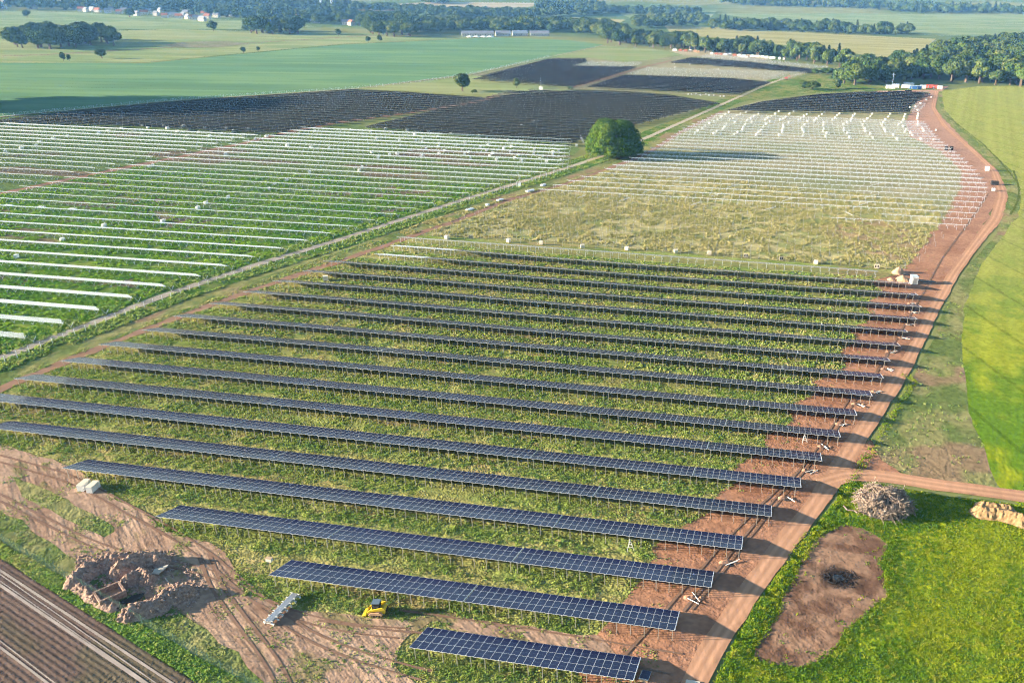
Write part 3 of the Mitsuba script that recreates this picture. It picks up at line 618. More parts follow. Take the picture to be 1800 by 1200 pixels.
def far_row(a, b, y, label, grp):
    """One long row of dark modules seen from afar."""
    k = thing('solar_table_row', label, 'solar table row', grp); M = slope_pose(a, b, y); pcs = []
    nt = max(1, int(round((b - a) / TX))); seg = (b - a) / nt
    for i in range(nt):
        v, f, u = panel_box(i * seg, (i + 1) * seg - .35, 0, 6.0, max(1, round(seg / 1.154)), 3); v = tilt(v); pcs.append((v, flipfix(v, f), u))
    V, F, U = multi(pcs); part(k, 'panels', {**ply((V, F), 'panel_far', uv=U), 'to_world': M}, kind='stuff')
    if y < 720:
        p_ = posts(b - a, 4.0, .6, .10); part(k, 'posts', {**ply(boxes(*zip(*p_)), 'post_steel'), 'to_world': M}, kind='stuff')
def rows_in(px, label, grp, f=far_row, z=HE, **k):
    p = Polygon(ats(px, z)).buffer(0); x0, y0, x1, y1 = p.bounds
    n = -1
    for j in range(int((y0 - Y1) / PITCH), int((y1 - Y1) / PITCH) + 2):
        new = True
        y = Y1 + PITCH * j; c = p.intersection(LineString([(x0 - 9, y), (x1 + 9, y)]))
        for s in getattr(c, 'geoms', [c]):
            if s.geom_type == 'LineString' and s.length > 6:
                n += new; new = False; q = np.array(s.coords); f(q[:, 0].min(), q[:, 0].max(), y, f'{ORD[n]} {label}', grp, **k)
rows_in([(640, 223), (1000, 253), (1040, 239), (1266, 181), (1180, 168), (1100, 161), (895, 157), (870, 165)], 'dark panel row from the front in the large block behind the lone tree', 'panel rows behind the lone tree')
rows_in([(-160, 230), (20, 213), (250, 221), (480, 233), (602, 214), (720, 197), (838, 181), (858, 172), (720, 163), (620, 158), (300, 180), (100, 199), (-160, 228)], 'dark panel row from the front in the block by the grain field', 'panel rows by the grain field')
rows_in([(828, 138), (1000, 153), (1028, 147), (1075, 132), (1120, 117), (1000, 115), (1030, 109), (1030, 103), (965, 103)], 'dark panel row from the front in the far triangular block', 'panel rows of the far triangular block')
rows_in([(1030, 152), (1300, 165), (1355, 144), (1280, 137), (1095, 131)], 'dark panel row from the front right of the reddish far track', 'panel rows right of the far track')
rows_in([(1178, 109), (1300, 117), (1430, 128), (1436, 122), (1320, 109), (1215, 101)], 'dark panel row from the front near the storage yard', 'panel rows near the storage yard')
B2 = [(1277, 193), (1598, 197), (1600, 187), (1640, 165), (1600, 158), (1440, 165), (1340, 178)]
rows_in(B2, 'dark panel row from the front in the block below the site huts', 'panel rows below the site huts')
# right block of bare racking
lb = ats([(936.7, 338), (960, 330.7), (983, 324), (1005, 317), (1022.7, 311.7), (1050, 307), (1068, 295), (1093, 286), (1110, 277), (1160, 254), (1200, 227), (1268, 197)], 1.5)
rb = ats([(1695, 408), (1703, 398), (1718, 379), (1735, 350), (1738, 330), (1715, 300), (1685, 272), (1650, 244), (1625, 215), (1612, 198)], 1.5)
for j in range(25, 53):
    y = Y1 + PITCH * j - 5; a_, b_ = float(np.interp(y, lb[:, 1], lb[:, 0])), float(np.interp(y, rb[:, 1], rb[:, 0]))
    if y < 345: a_ = 6. + 2 * (y - 318)
    rack(a_, b_, y, f'{ORD[j - 25]} bare rail row from the front of the right block', 'bare rail rows of the right block', False, 2 if j < 32 else 3, step=3.2, pw=.06 if j < 32 else .055)
rows_in([(1100, 131), (1280, 136), (1385, 140), (1420, 128), (1300, 123), (1140, 119)], 'bare racking row from the front above the far dark panels', 'bare racking rows of the far blocks', rack, 1.5, vposts=False, npur=3, step=8., pw=.05, bright='steel')
rows_in([(1005, 116), (1110, 118), (1128, 110), (1035, 109)], 'bare racking row from the front at the edge of the triangular block', 'bare racking rows of the triangular block', rack, 1.5, vposts=False, npur=3, step=8., pw=.05, bright='steel')
rows_in([(1222, 101), (1438, 121), (1462, 118), (1250, 95)], 'bare racking row from the front along the storage yard', 'bare racking rows along the storage yard', rack, 1.5, vposts=False, npur=3, step=10., pw=.05, bright='steel')
rows_in([(1600, 200), (1615, 200), (1640, 168), (1605, 187)], 'short bare racking row from the front beside the head of the dirt road', 'short bare racking rows at the head of the dirt road', rack, 1.5, vposts=False, npur=3, step=4., bright='steel')
# bare posts waiting for rails
pp = []
for j in range(8):
    y = Y1 + PITCH * (19 + j) + 1; a_ = float(np.interp(y, [262, 343], [-127, -107])); b_ = float(np.interp(y, [262, 300, 345], [40, 58, 74]))
    if y > 318: b_ = min(b_, 6. + 2 * (y - 318))
    for x in np.arange(a_ + R.uniform(0, 3), b_, 3.0): pp += [(x + jit(.2), y + jit(.1)), (x + jit(.2), y + 3.5)]
pp = np.array(sorted(pp, key=lambda q: math.hypot(*q)))
group('post_unit', body=ply(boxes([(0, 0, 1.0)], [(.075, .08, 2.4)]), 'steel'))
for x, y in pp[:300]: solo('steel_post', inst('post_unit', place(x, y, float(hgt(x, y)))), 'slim galvanised steel post standing bare in the tall dry grass', 'steel post', 'bare posts in the dry grass')
c = np.column_stack([pp[300:], hgt(pp[300:, 0], pp[300:, 1]) + .9])
solo('steel_posts', ply(boxes(c, (.075, .08, 2.4)), 'steel'), 'farther galvanised posts standing bare in the dry grass', 'steel posts', None, 'stuff')
# ------------------------------------------------------------------ plants and trees
def leaves(c, nrm, size, aspect=1.5, tiltj=.7, bend=.0):
    """One leaf quad per centre: size (n,), facing roughly along nrm."""
    n = len(c); d = nrm + R.normal(0, tiltj, (n, 3)); d /= np.linalg.norm(d, axis=1, keepdims=True)
    a = np.cross(d, R.normal(0, 1, (n, 3))); a /= np.linalg.norm(a, axis=1, keepdims=True); b = np.cross(d, a)
    s = np.asarray(size)[:, None]; a = a * s * aspect / 2; b = b * s / 2
    v = np.stack([c - a, c + b * .9 - d * s * bend, c + a, c - b * .9 - d * s * bend], 1).reshape(-1, 3)
    i = np.arange(n)[:, None] * 4
    return v, np.vstack([i + [0, 1, 2], i + [0, 2, 3]])
def tufts(xy, height, spread, size, per, seed=0, tilt_=.8):
    """Weed clumps: per leaf quads around every point, arching outwards."""
    n = len(xy); k = np.repeat(np.arange(n), per); m = len(k)
    ang = R.uniform(0, 2 * np.pi, m); r = np.sqrt(R.uniform(0, 1, m)); hh = np.asarray(height)[k]
    q = xy[k] + np.stack([np.cos(ang), np.sin(ang)], -1) * (r * np.asarray(spread)[k])[:, None]
    z = hgt(q[:, 0], q[:, 1]) + hh * (1 - r**2 * .75) * R.uniform(.35, 1, m)
    nr = np.column_stack([np.cos(ang) * r * .9 - .45, np.sin(ang) * r * .9 - .1, np.full(m, .8)])   # leaves turn a little to the light
    return leaves(np.column_stack([q, z]), nr, np.asarray(size)[k] * R.uniform(.6, 1.4, m), 1.6, tilt_)
NO = shapely.union_all([SHEETS[k].buffer(.2) for k in SHEETS if k.split('_0')[0] in ('bare_soil', 'churned_soil', 'dirt_road', 'farm_track', 'gravel_road', 'bare_patch', 'ploughed_field')]).buffer(-.7)
def scatter(poly, n, weight=None, avoid=NO):
    x0, y0, x1, y1 = poly.bounds; q = R.uniform([x0, y0], [x1, y1], (n, 2)); m = inside(poly, q)
    if avoid is not None: m &= ~inside(avoid, q)
    q = q[m]
    if weight is not None: q = q[R.uniform(0, 1, len(q)) < weight(q)]
    return q
nz = lambda q, s, o=0., k=3: meshkit.fbm(np.stack([q[:, 0] / s, q[:, 1] / s, q[:, 0] * 0 + o], -1), k)
rowt = lambda y: np.mod(y - Y1, PITCH)
def stuff(name, parts_, mat, label, cat):
    V, F, n = [], [], 0
    for v, f in parts_: V.append(v); F.append(f + n); n += len(v)
    solo(name, ply((np.vstack(V), np.vstack(F)), mat), label, cat, None, 'stuff')
site = A_
# weeds of the front block: lush strips just below the high edges, drier between
def wl(q): t = rowt(q[:, 1]); return np.clip(1.15 * sm(6.6, 8.6, t) + sm(3.0, .5, t), 0, 1) * sm(.30, .48, nz(q, 7, 2)) * np.where(q[:, 1] > 215, .55, 1)
def wd(q): t = rowt(q[:, 1]); return np.clip(.35 + sm(5.2, 6.2, t) * sm(9.5, 8.0, t), 0, 1) * sm(.36, .54, nz(q, 5, 8)) * .6
near = site.intersection(shapely.box(-200, 55, 60, 175)); far_ = site.intersection(shapely.box(-200, 175, 60, 262))
q1, q2 = scatter(near, 100000, wl), scatter(far_, 45000, wl)
stuff('weeds', [tufts(q1, R.uniform(.1, .42, len(q1)) * (.6 + .8 * nz(q1, 9, 4)), R.uniform(.25, .7, len(q1)), R.uniform(.09, .22, len(q1)), 9), tufts(q2, R.uniform(.12, .36, len(q2)), R.uniform(.4, .8, len(q2)), np.full(len(q2), .36), 5)], 'leaf_weed', 'lush green weeds growing between and under the front table rows', 'weeds')
q1, q2 = scatter(near, 70000, wd), scatter(far_, 45000, wd)
stuff('dry_grass', [tufts(q1, R.uniform(.05, .25, len(q1)), R.uniform(.25, .6, len(q1)), np.full(len(q1), .13), 8), tufts(q2, R.uniform(.1, .3, len(q2)), R.uniform(.4, .8, len(q2)), np.full(len(q2), .36), 5)], 'leaf_dry', 'dry yellowish grass between the front table rows', 'dry grass')
op = SHEETS['site_ground_001']; q = scatter(op, 60000, lambda q: sm(.36, .55, nz(q, 4, 3)))
stuff('tall_grass', [tufts(q, R.uniform(.15, .5, len(q)), R.uniform(.4, .9, len(q)), np.full(len(q), .42), 5)], 'leaf_dry', 'tall dry grass standing among the bare posts', 'tall grass')
lz = LUSH.intersection(shapely.box(-340, 130, -80, 360))
q = scatter(lz, 150000, lambda q: sm(.34, .54, nz(q, 5, 3)) * np.interp(q[:, 1], [150, 230, 360], [1, .7, .25]))
stuff('green_weeds', [tufts(q, R.uniform(.15, .55, len(q)), R.uniform(.4, .9, len(q)), np.full(len(q), .40), 6)], 'leaf_lush', 'bright green weeds under the white racking rows', 'weeds')
q = scatter(MN, 160000, lambda q: np.where(np.hypot(q[:, 0] - 20, q[:, 1] - 90) < 80, .5 + .5 * sm(.4, .6, nz(q, 3, 5)), 0), BP.buffer(-.4))
e = np.vstack([scatter(BP.buffer(2.2).difference(BP.buffer(-.2)), 5000, None, None), scatter(BP.difference(BP.buffer(-2.8)), 900, lambda q: sm(.52, .66, nz(q, 1.6, 2)), None)]); e2 = scatter(LineString(road[:40]).buffer(4.6).difference(LineString(road[:40]).buffer(2.7)), 14000, lambda q: (q[:, 0] > np.interp(q[:, 1], road[:, 1], road[:, 0])) * 1., None)
stuff('meadow_grass', [tufts(q, R.uniform(.05, .26, len(q)), R.uniform(.2, .55, len(q)), np.full(len(q), .15), 6), tufts(e, R.uniform(.15, .45, len(e)), R.uniform(.3, .5, len(e)), np.full(len(e), .17), 8), tufts(e2, R.uniform(.3, .9, len(e2)), R.uniform(.3, .5, len(e2)), np.full(len(e2), .17), 8)], 'leaf_meadow', 'thick bright green grass in the lower right corner', 'grass')
vb = V1.intersection(shapely.box(-330, 120, -40, 480)); q = scatter(vb, 60000, lambda q: np.interp(q[:, 1], [150, 420], [1, .35]) * sm(.3, .5, nz(q, 6, 4)))
vf = SHEETS['grass_verge_004']; q2 = scatter(vf, 14000, None, None); gp = SHEETS['grass_verge_003']; q3 = scatter(gp, 30000, lambda q: sm(.48, .6, nz(q, 6, 4)) * np.interp(q[:, 1], [120, 350], [1, .3]))
q4 = scatter(TR.buffer(5).union(Polygon(ats([(0, 900), (130, 990), (230, 1060), (350, 1100), (440, 1200), (360, 1190), (150, 1040), (0, 950)]))), 40000, lambda q: sm(.50, .62, nz(q, 4, 14)) * .8, shapely.union_all([PLOUGH, A_.intersection(shapely.box(-60, 60, 0, 70))]))
rx_ = lambda y: np.interp(y, road[:, 1], road[:, 0]); q5 = scatter(SHEETS['bare_soil'], 60000, lambda q: sm(.54, .66, nz(q, 3.2, 21)) * sm(4., 16., rx_(q[:, 1]) - q[:, 0]) * (q[:, 1] < 290) * .8, None)
stuff('verge_grass', [tufts(q5, R.uniform(.06, .28, len(q5)), R.uniform(.2, .45, len(q5)), np.full(len(q5), .14), 7), tufts(q, R.uniform(.2, .7, len(q)), R.uniform(.4, .9, len(q)), np.full(len(q), .4), 6), tufts(q2, R.uniform(.2, .55, len(q2)), R.uniform(.2, .4, len(q2)), np.full(len(q2), .15), 8), tufts(q3, R.uniform(.15, .5, len(q3)), R.uniform(.2, .5, len(q3)), np.full(len(q3), .2), 6), tufts(q4, R.uniform(.1, .35, len(q4)), R.uniform(.2, .45, len(q4)), np.full(len(q4), .14), 6)], 'leaf_weed', 'rough green grass on the verges of tracks and fences', 'verge grass')

# trees
def crown_mesh(rx, rz, zc, n, size, lobes=9, seed=0, flatb=.5, cone=False, low=False):
    rng = np.random.default_rng(seed); C = []
    for i in range(lobes):
        a, e = rng.uniform(0, 2 * np.pi), rng.uniform(-.55, 1.0); rr = .62 * (1 - .45 * max(e, 0)) if not low else .70 * math.sqrt(max(0, 1 - .85 * e * e))
        C.append((math.cos(a) * rx * rr * rng.uniform(.6, 1), math.sin(a) * rx * rr * rng.uniform(.6, 1), zc + e * rz * (.66 if low else .62), rng.uniform(.36, .58) * (.66 if low else 1)))
    if low: C += [(math.cos(a) * rx * .68, math.sin(a) * rx * .68, zc - rz * .32, .30) for a in np.arange(0, 6.2, .6)]
    C.append((0, 0, zc, .66)); C = np.array(C)
    if cone:
        t = rng.uniform(0, 1, n)**.75; a = rng.uniform(0, 2 * np.pi, n); r = rx * (1 - t)**.9 * (.75 + .25 * np.sin(t * 40)) * rng.uniform(.6, 1.05, n)
        c = np.column_stack([np.cos(a) * r, np.sin(a) * r, zc - rz + t * 2 * rz]); nr = np.column_stack([np.cos(a), np.sin(a), np.full(n, .5)])
    else:
        k = rng.integers(0, len(C), n); d = rng.normal(0, 1, (n, 3)); d /= np.linalg.norm(d, axis=1, keepdims=True)
        d[:, 2] = np.where(d[:, 2] < -.5, -d[:, 2], d[:, 2])
        c = C[k, :3] + d * C[k, 3:4] * np.array([rx, rx, rz]) * rng.uniform(.80, 1.06, (n, 1)); nr = d + np.array([0, 0, .25])
        ins = np.zeros(n, bool)                             # drop leaves deep inside other lobes
        for j in range(len(C)): ins |= (np.linalg.norm((c - C[j, :3]) / np.array([rx, rx, rz]) / C[j, 3], axis=1) < .72) & (k != j)
        c, nr = c[~ins], nr[~ins]
    global R
    keep, R = R, rng; v, f = leaves(c, nr, rng.uniform(.6, 1.35, len(c)) * size, 1.35, .55, .18); R = keep
    m = MB(); m.add(v, f)
    if not cone:
        for j in range(len(C)): m.lump(C[j, :3], np.array([rx, rx, rz]) * C[j, 3] * (.66 if low else .80), seed + j, 2, .2)
    else: m.lump((0, 0, zc - rz * .25), (rx * .45, rx * .45, rz * .75), seed, 1, .1)
    V, F = m.mesh(); V[:, 2] = np.maximum(V[:, 2], .15)
    return V, F
def trunk_mesh(h, r, rx, seed=0):
    b = MB(); rng = np.random.default_rng(seed); b.bar((0, 0, -.5), (0, 0, h), r * 2, w2=r * 1.2)
    for i in range(5):
        a = rng.uniform(0, 6.28); b.bar((0, 0, h * .6), (math.cos(a) * rx * .6, math.sin(a) * rx * .6, h * 1.35), r * .9, w2=r * .35)
    return b.mesh()
KIND = {}
def treekind(k, rx, rz, zc, n, size, mat, seed, lobes=9, cone=False, h=None):
    group(k + '_crown', body=ply(crown_mesh(rx, rz, zc, n, size, lobes, seed, cone=cone), mat))
    group(k + '_trunk', body=ply(trunk_mesh(h or zc, .04 * zc + .15, rx, seed), 'bark'))
    KIND[k] = (rx, zc + rz)
# unit trees about 10 m tall
for s in range(3):
    treekind(f'broad{s}', 4.4 + .5 * s, 4.6, 5.4, 1500, .85, 'leaf_wood', 10 + s, 10)
    treekind(f'light{s}', 3.6 + .5 * s, 4.5, 5.5, 1100, .8, 'leaf_light', 20 + s, 8)
    treekind(f'pine{s}', 2.6 + .3 * s, 4.8, 5.2, 900, .8, 'leaf_pine', 30 + s, cone=True)
    treekind(f'low{s}', 5.2, 3.2 + .3 * s, 3.3, 1200, .8, 'leaf_wood', 40 + s, 9, h=2.5)
LEAF = {'broad': 'tree', 'light': 'tree', 'pine': 'conifer', 'low': 'bush'}
def tree(x, y, h, kind, label, grp=None, name=None, wide=1.0, trunk=True):
    k_ = f'{kind}{int(R.integers(0, 3))}'; s = h / 10.; nm = name or {'pine': 'conifer_tree', 'low': 'bush'}.get(kind, 'deciduous_tree')
    k = thing(nm, label, LEAF[kind], grp)
    m = T().translate([float(x), float(y), float(hgt(x, y)) - .1]).rotate([0, 0, 1], float(R.uniform(0, 360))).scale([s * wide, s * wide, s])
    if trunk:
        part(k, 'crown', inst(k_ + '_crown', m)); part(k, 'trunk', inst(k_ + '_trunk', m))
    else: scene[k] = inst(k_ + '_crown', m)
    return k
px_h = lambda x, y, n: n * math.sqrt(x * x + y * y + H * H) / FL * 1.02
# the lone tree by the gravel road
c = at(1075, 279); lone = thing('oak_tree', 'big rounded green tree standing alone beside the gravel road', 'tree')
W = px_h(*c, 103) / 2; HT = px_h(*c, 66)
M = T().translate([float(c[0]), float(c[1]) + 7, 0.])
part(lone, 'crown', {**ply(crown_mesh(W, HT * .60, HT * .40, 24000, .80, 44, 5, low=True), 'leaf_oak'), 'to_world': M}); part(lone, 'trunk', {**ply(trunk_mesh(HT * .45, .7, W, 3), 'bark'), 'to_world': M})
# single trees: pixel of the foot, height in pixels, kind
for px, py, hp, kind, w, lab in [(813, 161, 28, 'broad', 1.1, 'round green tree on the yellow meadow left of the far panels'), (834, 164, 9, 'low', 1.1, 'dark bush at the foot of the round tree on the meadow'), (908, 156, 17, 'light', .8, 'thin pale tree on the meadow strip near the far panels'),
        (1428, 158, 23, 'low', 1.3, 'dark rounded tree standing alone on the green meadow right of the road'), (1412, 157, 19, 'low', .9, 'smaller bush leaning against the dark rounded tree'), (1455, 131, 15, 'low', 1.7, 'wide low bush beside the pale road bend'), (1432, 131, 13, 'low', 1.0, 'small bush left of the wide low bush by the road bend'),
        (1588, 148, 13, 'light', .6, 'thin pale green young tree near the site huts'), (1471, 156, 22, 'low', .8, 'bush at the near corner of the tall tree group'),
        (179, 103, 14, 'broad', 1.1, 'dark spreading tree in front of the oval copse'), (112, 108, 12, 'broad', .6, 'slim bush left of the spreading tree on the field path'), (122, 108, 9, 'broad', .6, 'smaller slim bush beside another on the field path'), (375, 55, 14, 'broad', 1.1, 'round tree standing left of the second copse'),
        (428, 94, 9, 'broad', 1.0, 'small round tree left of a pair on the pale field edge'), (455, 91, 8, 'broad', .8, 'small round tree right of a pair on the pale field edge'), (48, 31, 9, 'broad', 1.1, 'small tree on the skyline of the upper left field'), (595, 63, 10, 'broad', 1.0, 'small round tree right of the second copse'),
        (648, 75, 10, 'broad', .9, 'small tree at the left end of the loose tree group'), (668, 74, 10, 'broad', .8, 'second small tree in front of the loose tree group'), (229, 7, 8, 'broad', 1.2, 'round bush on the far left slope'), (228, 31, 12, 'broad', 1.5, 'dark clump of trees at the edge of the village')]:
    x, y = at(px, py); tree(x, y, px_h(x, y, hp), kind, lab, None, wide=w, name='copse_clump' if 'clump' in lab else None)
def wood(pts, n, h, kinds, label, grp, dens=None, trunk=True, amp=.22):
    """n trees in the polygon given by pixels of the ground, none nearer to another than the crowns allow."""
    p = Polygon(ats(pts)).buffer(0); x0, y0, x1, y1 = p.bounds; out = []; d0 = math.sqrt(p.area / n) * .72; t = 0
    while len(out) < n and t < n * 60:
        t += 1; q = R.uniform([x0, y0], [x1, y1])
        if shapely.contains_xy(p, *q) and all((q[0] - o[0])**2 + (q[1] - o[1])**2 > d0 * d0 for o in out): out.append(q)
    for x, y in out:
        kd = kinds[int(R.integers(0, len(kinds)))]; w_ = {'broad': 'dark green broad', 'light': 'pale yellowish', 'pine': 'dark pointed', 'low': 'low bushy'}[kd]
        tree(x, y, h * (1 + jit(amp)), kd, f'{w_} {label}', f'{w_} {grp}', trunk=trunk, wide=R.uniform(.9, 1.4))
    return out
def wood_stuff(name, pts, n, h, kinds, label, amp=.25):
    """A far wood that reads as one mass: copies under one name."""
    p = Polygon(ats(pts)).buffer(0); x0, y0, x1, y1 = p.bounds; k = thing(name, label, 'wood', None, 'stuff'); i = 0; t = 0
    while i < n and t < n * 80:
        t += 1; x, y = R.uniform([x0, y0], [x1, y1])
        if not shapely.contains_xy(p, x, y): continue
        i += 1; s = h / 10 * (1 + jit(amp)); kk = kinds[int(R.integers(0, len(kinds)))] + str(int(R.integers(0, 3)))
        scene[f'{k}__{i:03d}'] = inst(kk + '_crown', T().translate([float(x), float(y), float(hgt(x, y)) - s * .5]).rotate([0, 0, 1], float(R.uniform(0, 360))).scale([s * 1.15, s * 1.15, s]))
wood([(28, 86), (80, 88), (203, 82), (195, 72), (110, 66), (24, 74)], 34, 22, ['broad'], 'tree in the oval copse on the left field', 'trees of the oval copse')
wood([(424, 59), (480, 62), (541, 59), (530, 54), (430, 53)], 22, 22, ['broad', 'broad', 'pine'], 'tree in the second copse near the village', 'trees of the second copse')
wood([(640, 63), (680, 66), (729, 65), (720, 58), (650, 56)], 14, 22, ['light', 'broad'], 'tree in the loose group left of the long barns', 'trees left of the barns')
wood([(1480, 152), (1540, 150), (1610, 139), (1640, 130), (1635, 118), (1560, 124), (1500, 130), (1484, 140)], 44, 19, ['broad', 'broad', 'light', 'low'], 'tree in the group behind the dark panel block', 'trees behind the dark panel block')
wood([(1612, 139), (1700, 148), (1830, 154), (1900, 130), (1880, 108), (1760, 102), (1660, 104), (1622, 112)], 170, 20, ['broad', 'broad', 'light', 'broad', 'pine'], 'tree at the front of the large wood on the right', 'front trees of the right-hand wood')
wood([(1596, 132), (1625, 134), (1628, 122), (1600, 124)], 7, 23, ['pine'], 'conifer between the tree group and the large wood', 'conifers')
wood_stuff('right_wood', [(1640, 112), (1660, 96), (1740, 84), (1850, 78), (2000, 84), (2000, 112), (1800, 108)], 420, 21, ['broad', 'pine', 'light', 'broad'], 'dense back part of the large wood on the right')
wood([(1215, 93), (1300, 97), (1360, 104), (1440, 115), (1496, 121), (1500, 112), (1420, 102), (1330, 93), (1240, 86)], 46, 18, ['broad', 'broad', 'pine', 'light'], 'tree in the belt along the storage yard', 'trees of the belt along the yard')
wood([(1060, 76), (1120, 84), (1215, 92), (1240, 84), (1150, 74), (1080, 70)], 34, 20, ['broad', 'light'], 'tree in the belt right of the far grain field', 'trees of the belt by the grain field')
wood_stuff('tree_belt', [(1250, 52), (1290, 56), (1350, 55), (1400, 57), (1500, 61), (1585, 65), (1600, 60), (1500, 54), (1400, 48), (1300, 44), (1250, 44)], 150, 19, ['broad', 'broad', 'pine'], 'long belt of trees beyond the pale hay field')
wood_stuff('tree_belt', [(700, 63), (800, 58), (900, 58), (1000, 58), (1060, 70), (1110, 62), (1060, 52), (960, 46), (850, 47), (760, 47), (690, 52)], 260, 20, ['broad', 'light', 'broad'], 'broad belt of trees behind the long barns')
wood_stuff('tree_belt', [(600, 44), (700, 50), (760, 45), (720, 36), (620, 34), (590, 38)], 90, 20, ['broad'], 'hedge of trees right of the village')
wood_stuff('tree_belt', [(735, 30), (800, 34), (920, 33), (1060, 27), (1060, 23), (900, 26), (790, 24), (740, 20)], 190, 20, ['broad'], 'hedge of trees across the top centre fields')
wood_stuff('tree_belt', [(620, 20), (740, 24), (740, 18), (620, 15)], 70, 18, ['broad'], 'thin far hedge at top centre left')
wood_stuff('tree_belt', [(940, 18), (1060, 20), (1060, 12), (950, 9)], 90, 20, ['broad'], 'dark clump of trees on the top centre slope')
wood_stuff('tree_belt', [(1060, 24), (1230, 27), (1235, 22), (1060, 19)], 120, 18, ['broad', 'low'], 'hedge line under the light green top field')
wood_stuff('tree_belt', [(1110, 50), (1165, 52), (1240, 46), (1250, 36), (1180, 36), (1120, 40)], 90, 19, ['broad', 'light'], 'trees along the left edge of the hay field')
wood_stuff('far_wood', [(1270, 9), (1500, 15), (1620, 24), (1850, 26), (1850, 20), (1640, 17), (1500, 6), (1270, 2)], 330, 22, ['broad', 'pine'], 'dark wooded strip along the upper right edge')
wood_stuff('far_wood', [(-60, 22), (0, 17), (150, 19), (300, 22), (420, 34), (560, 44), (620, 40), (600, 22), (450, 12), (250, 4), (0, 4), (-60, 8)], 520, 19, ['broad', 'broad', 'pine'], 'wooded slope around the village at upper left')
wood_stuff('far_wood', [(400, 18), (600, 22), (620, 10), (500, 3), (380, 3)], 200, 20, ['broad', 'pine'], 'wooded hillside above the village')
wood_stuff('far_wood', [(740, 7), (790, 8), (790, 4), (740, 3)], 30, 20, ['broad'], 'small clump of trees on the top slope')
rr = np.random.default_rng(4)
k = thing('far_wood', 'wooded hills along the horizon', 'wood', None, 'stuff'); i = 0
for _ in range(9000):
    d, a = rr.uniform(3600, 6200), math.radians(rr.uniform(-52, 38)); x, y = d * math.sin(a), d * math.cos(a)
    if meshkit.fbm(np.array([x / 620, y / 420, 5.]), 2) < .47: continue
    i += 1; s = rr.uniform(1.8, 2.8)
    scene[f'{k}__{i:04d}'] = inst(('broad', 'pine')[int(rr.uniform() < .3)] + str(i % 3) + '_crown', T().translate([float(x), float(y), float(hgt(x, y)) - 1.]).scale([s * 1.7, s * 1.7, s]))
    if i > 1500: break

wood([(-130, 178), (-104, 176), (-106, 192), (-140, 196)], 16, 50, ['broad'], 'tall tree just outside the left edge, casting a long shadow', 'tall trees outside the left edge')
# ------------------------------------------------------------------ things on the site
def heap_mesh(ridges, cell=.16, amp=.8, seed=0, base=.05):
    """A dumped heap: a height field over its footprint from ridge lines [(points, radius, height)], lumpy all over."""
    q = np.vstack([np.asarray(r[0], float) for r in ridges]); m = max(r[1] for r in ridges) * 1.4
    gx, gy = np.meshgrid(np.arange(q[:, 0].min() - m, q[:, 0].max() + m, cell), np.arange(q[:, 1].min() - m, q[:, 1].max() + m, cell)); xy = np.stack([gx.ravel(), gy.ravel()], -1)
    z = np.zeros(len(xy)); pts = shapely.points(xy)
    n1 = meshkit.fbm(np.column_stack([xy / 1.6, xy[:, 0] * 0 + seed]), 4); n2 = meshkit.fbm(np.column_stack([xy / .42, xy[:, 0] * 0 + seed + 3]), 3)
    for l, r, h in ridges:
        d = shapely.distance(pts, LineString(l) if len(l) > 1 else Point(l[0])); z = np.maximum(z, h * np.clip(1 - (d / (r * (.75 + .5 * n1)))**1.25, 0, 1))
    z = z * (.8 + .5 * n1) + np.where(z > .04, amp * (n2 - .5) * np.minimum(z * 2, 1), 0)
    i = np.arange(gx.size).reshape(gx.shape); a, b, c, d = i[:-1, :-1].ravel(), i[:-1, 1:].ravel(), i[1:, 1:].ravel(), i[1:, :-1].ravel()
    F = np.vstack([np.column_stack([a, b, c]), np.column_stack([a, c, d])]); F = F[(z[F] > .03).any(1)]
    V = np.column_stack([xy, np.maximum(z, 0) + hgt(xy[:, 0], xy[:, 1]) + base])
    u, inv = np.unique(F, return_inverse=True); return V[u], inv.reshape(F.shape)
def _heap(p, n, uv):
    b = fbm(p.x / .5, p.y / .5, p.z / .5, 3); r = cell_rand(dr.floor(p.x * 3.2), dr.floor(p.y * 3.2), dr.floor(p.z * 3.2))
    return mix((.19, .13, .11), (.42, .30, .245), b) * (.75 + .5 * r)
scene['m_heap'] = {'type': 'twosided', 'bsdf': {'type': 'bumpmap', 'arbitrary': proc(_soil_b, .06), 'scale': .12, 'bsdf': {'type': 'diffuse', 'reflectance': proc(_heap)}}}
bsdf('m_straw', proc(lambda p, n, uv: mix((.19, .115, .05), (.42, .28, .15), fbm(p.x / .35, p.y / .18, p.z / .3, 4))), .9)
bsdf('m_sand', proc(lambda p, n, uv: mix((.34, .21, .13), (.52, .35, .23), fbm(p.x / .4, p.y / .4, p.z / .4, 3))), .9)
bsdf('m_mound', proc(lambda p, n, uv: mix((.28, .15, .10), (.50, .30, .21), fbm(p.x / .3, p.y / .3, p.z / .3, 3))), .9)
bsdf('carton', (.66, .60, .50), .85)
A2 = lambda l, z=0: [tuple(at(x, y, z)) for x, y in l]
def clods(poly_px, n, s, rng_seed=1):
    rng = np.random.default_rng(rng_seed); p = Polygon(ats(poly_px)); b = MB(); x0, y0, x1, y1 = p.bounds
    while n > 0:
        q = rng.uniform([x0, y0], [x1, y1])
        if shapely.contains_xy(p, *q): b.lump((q[0], q[1], float(hgt(*q)) + .1), np.array([1, .8, .6]) * rng.uniform(.3, 1) * s, n, 0, .3); n -= 1
    return b
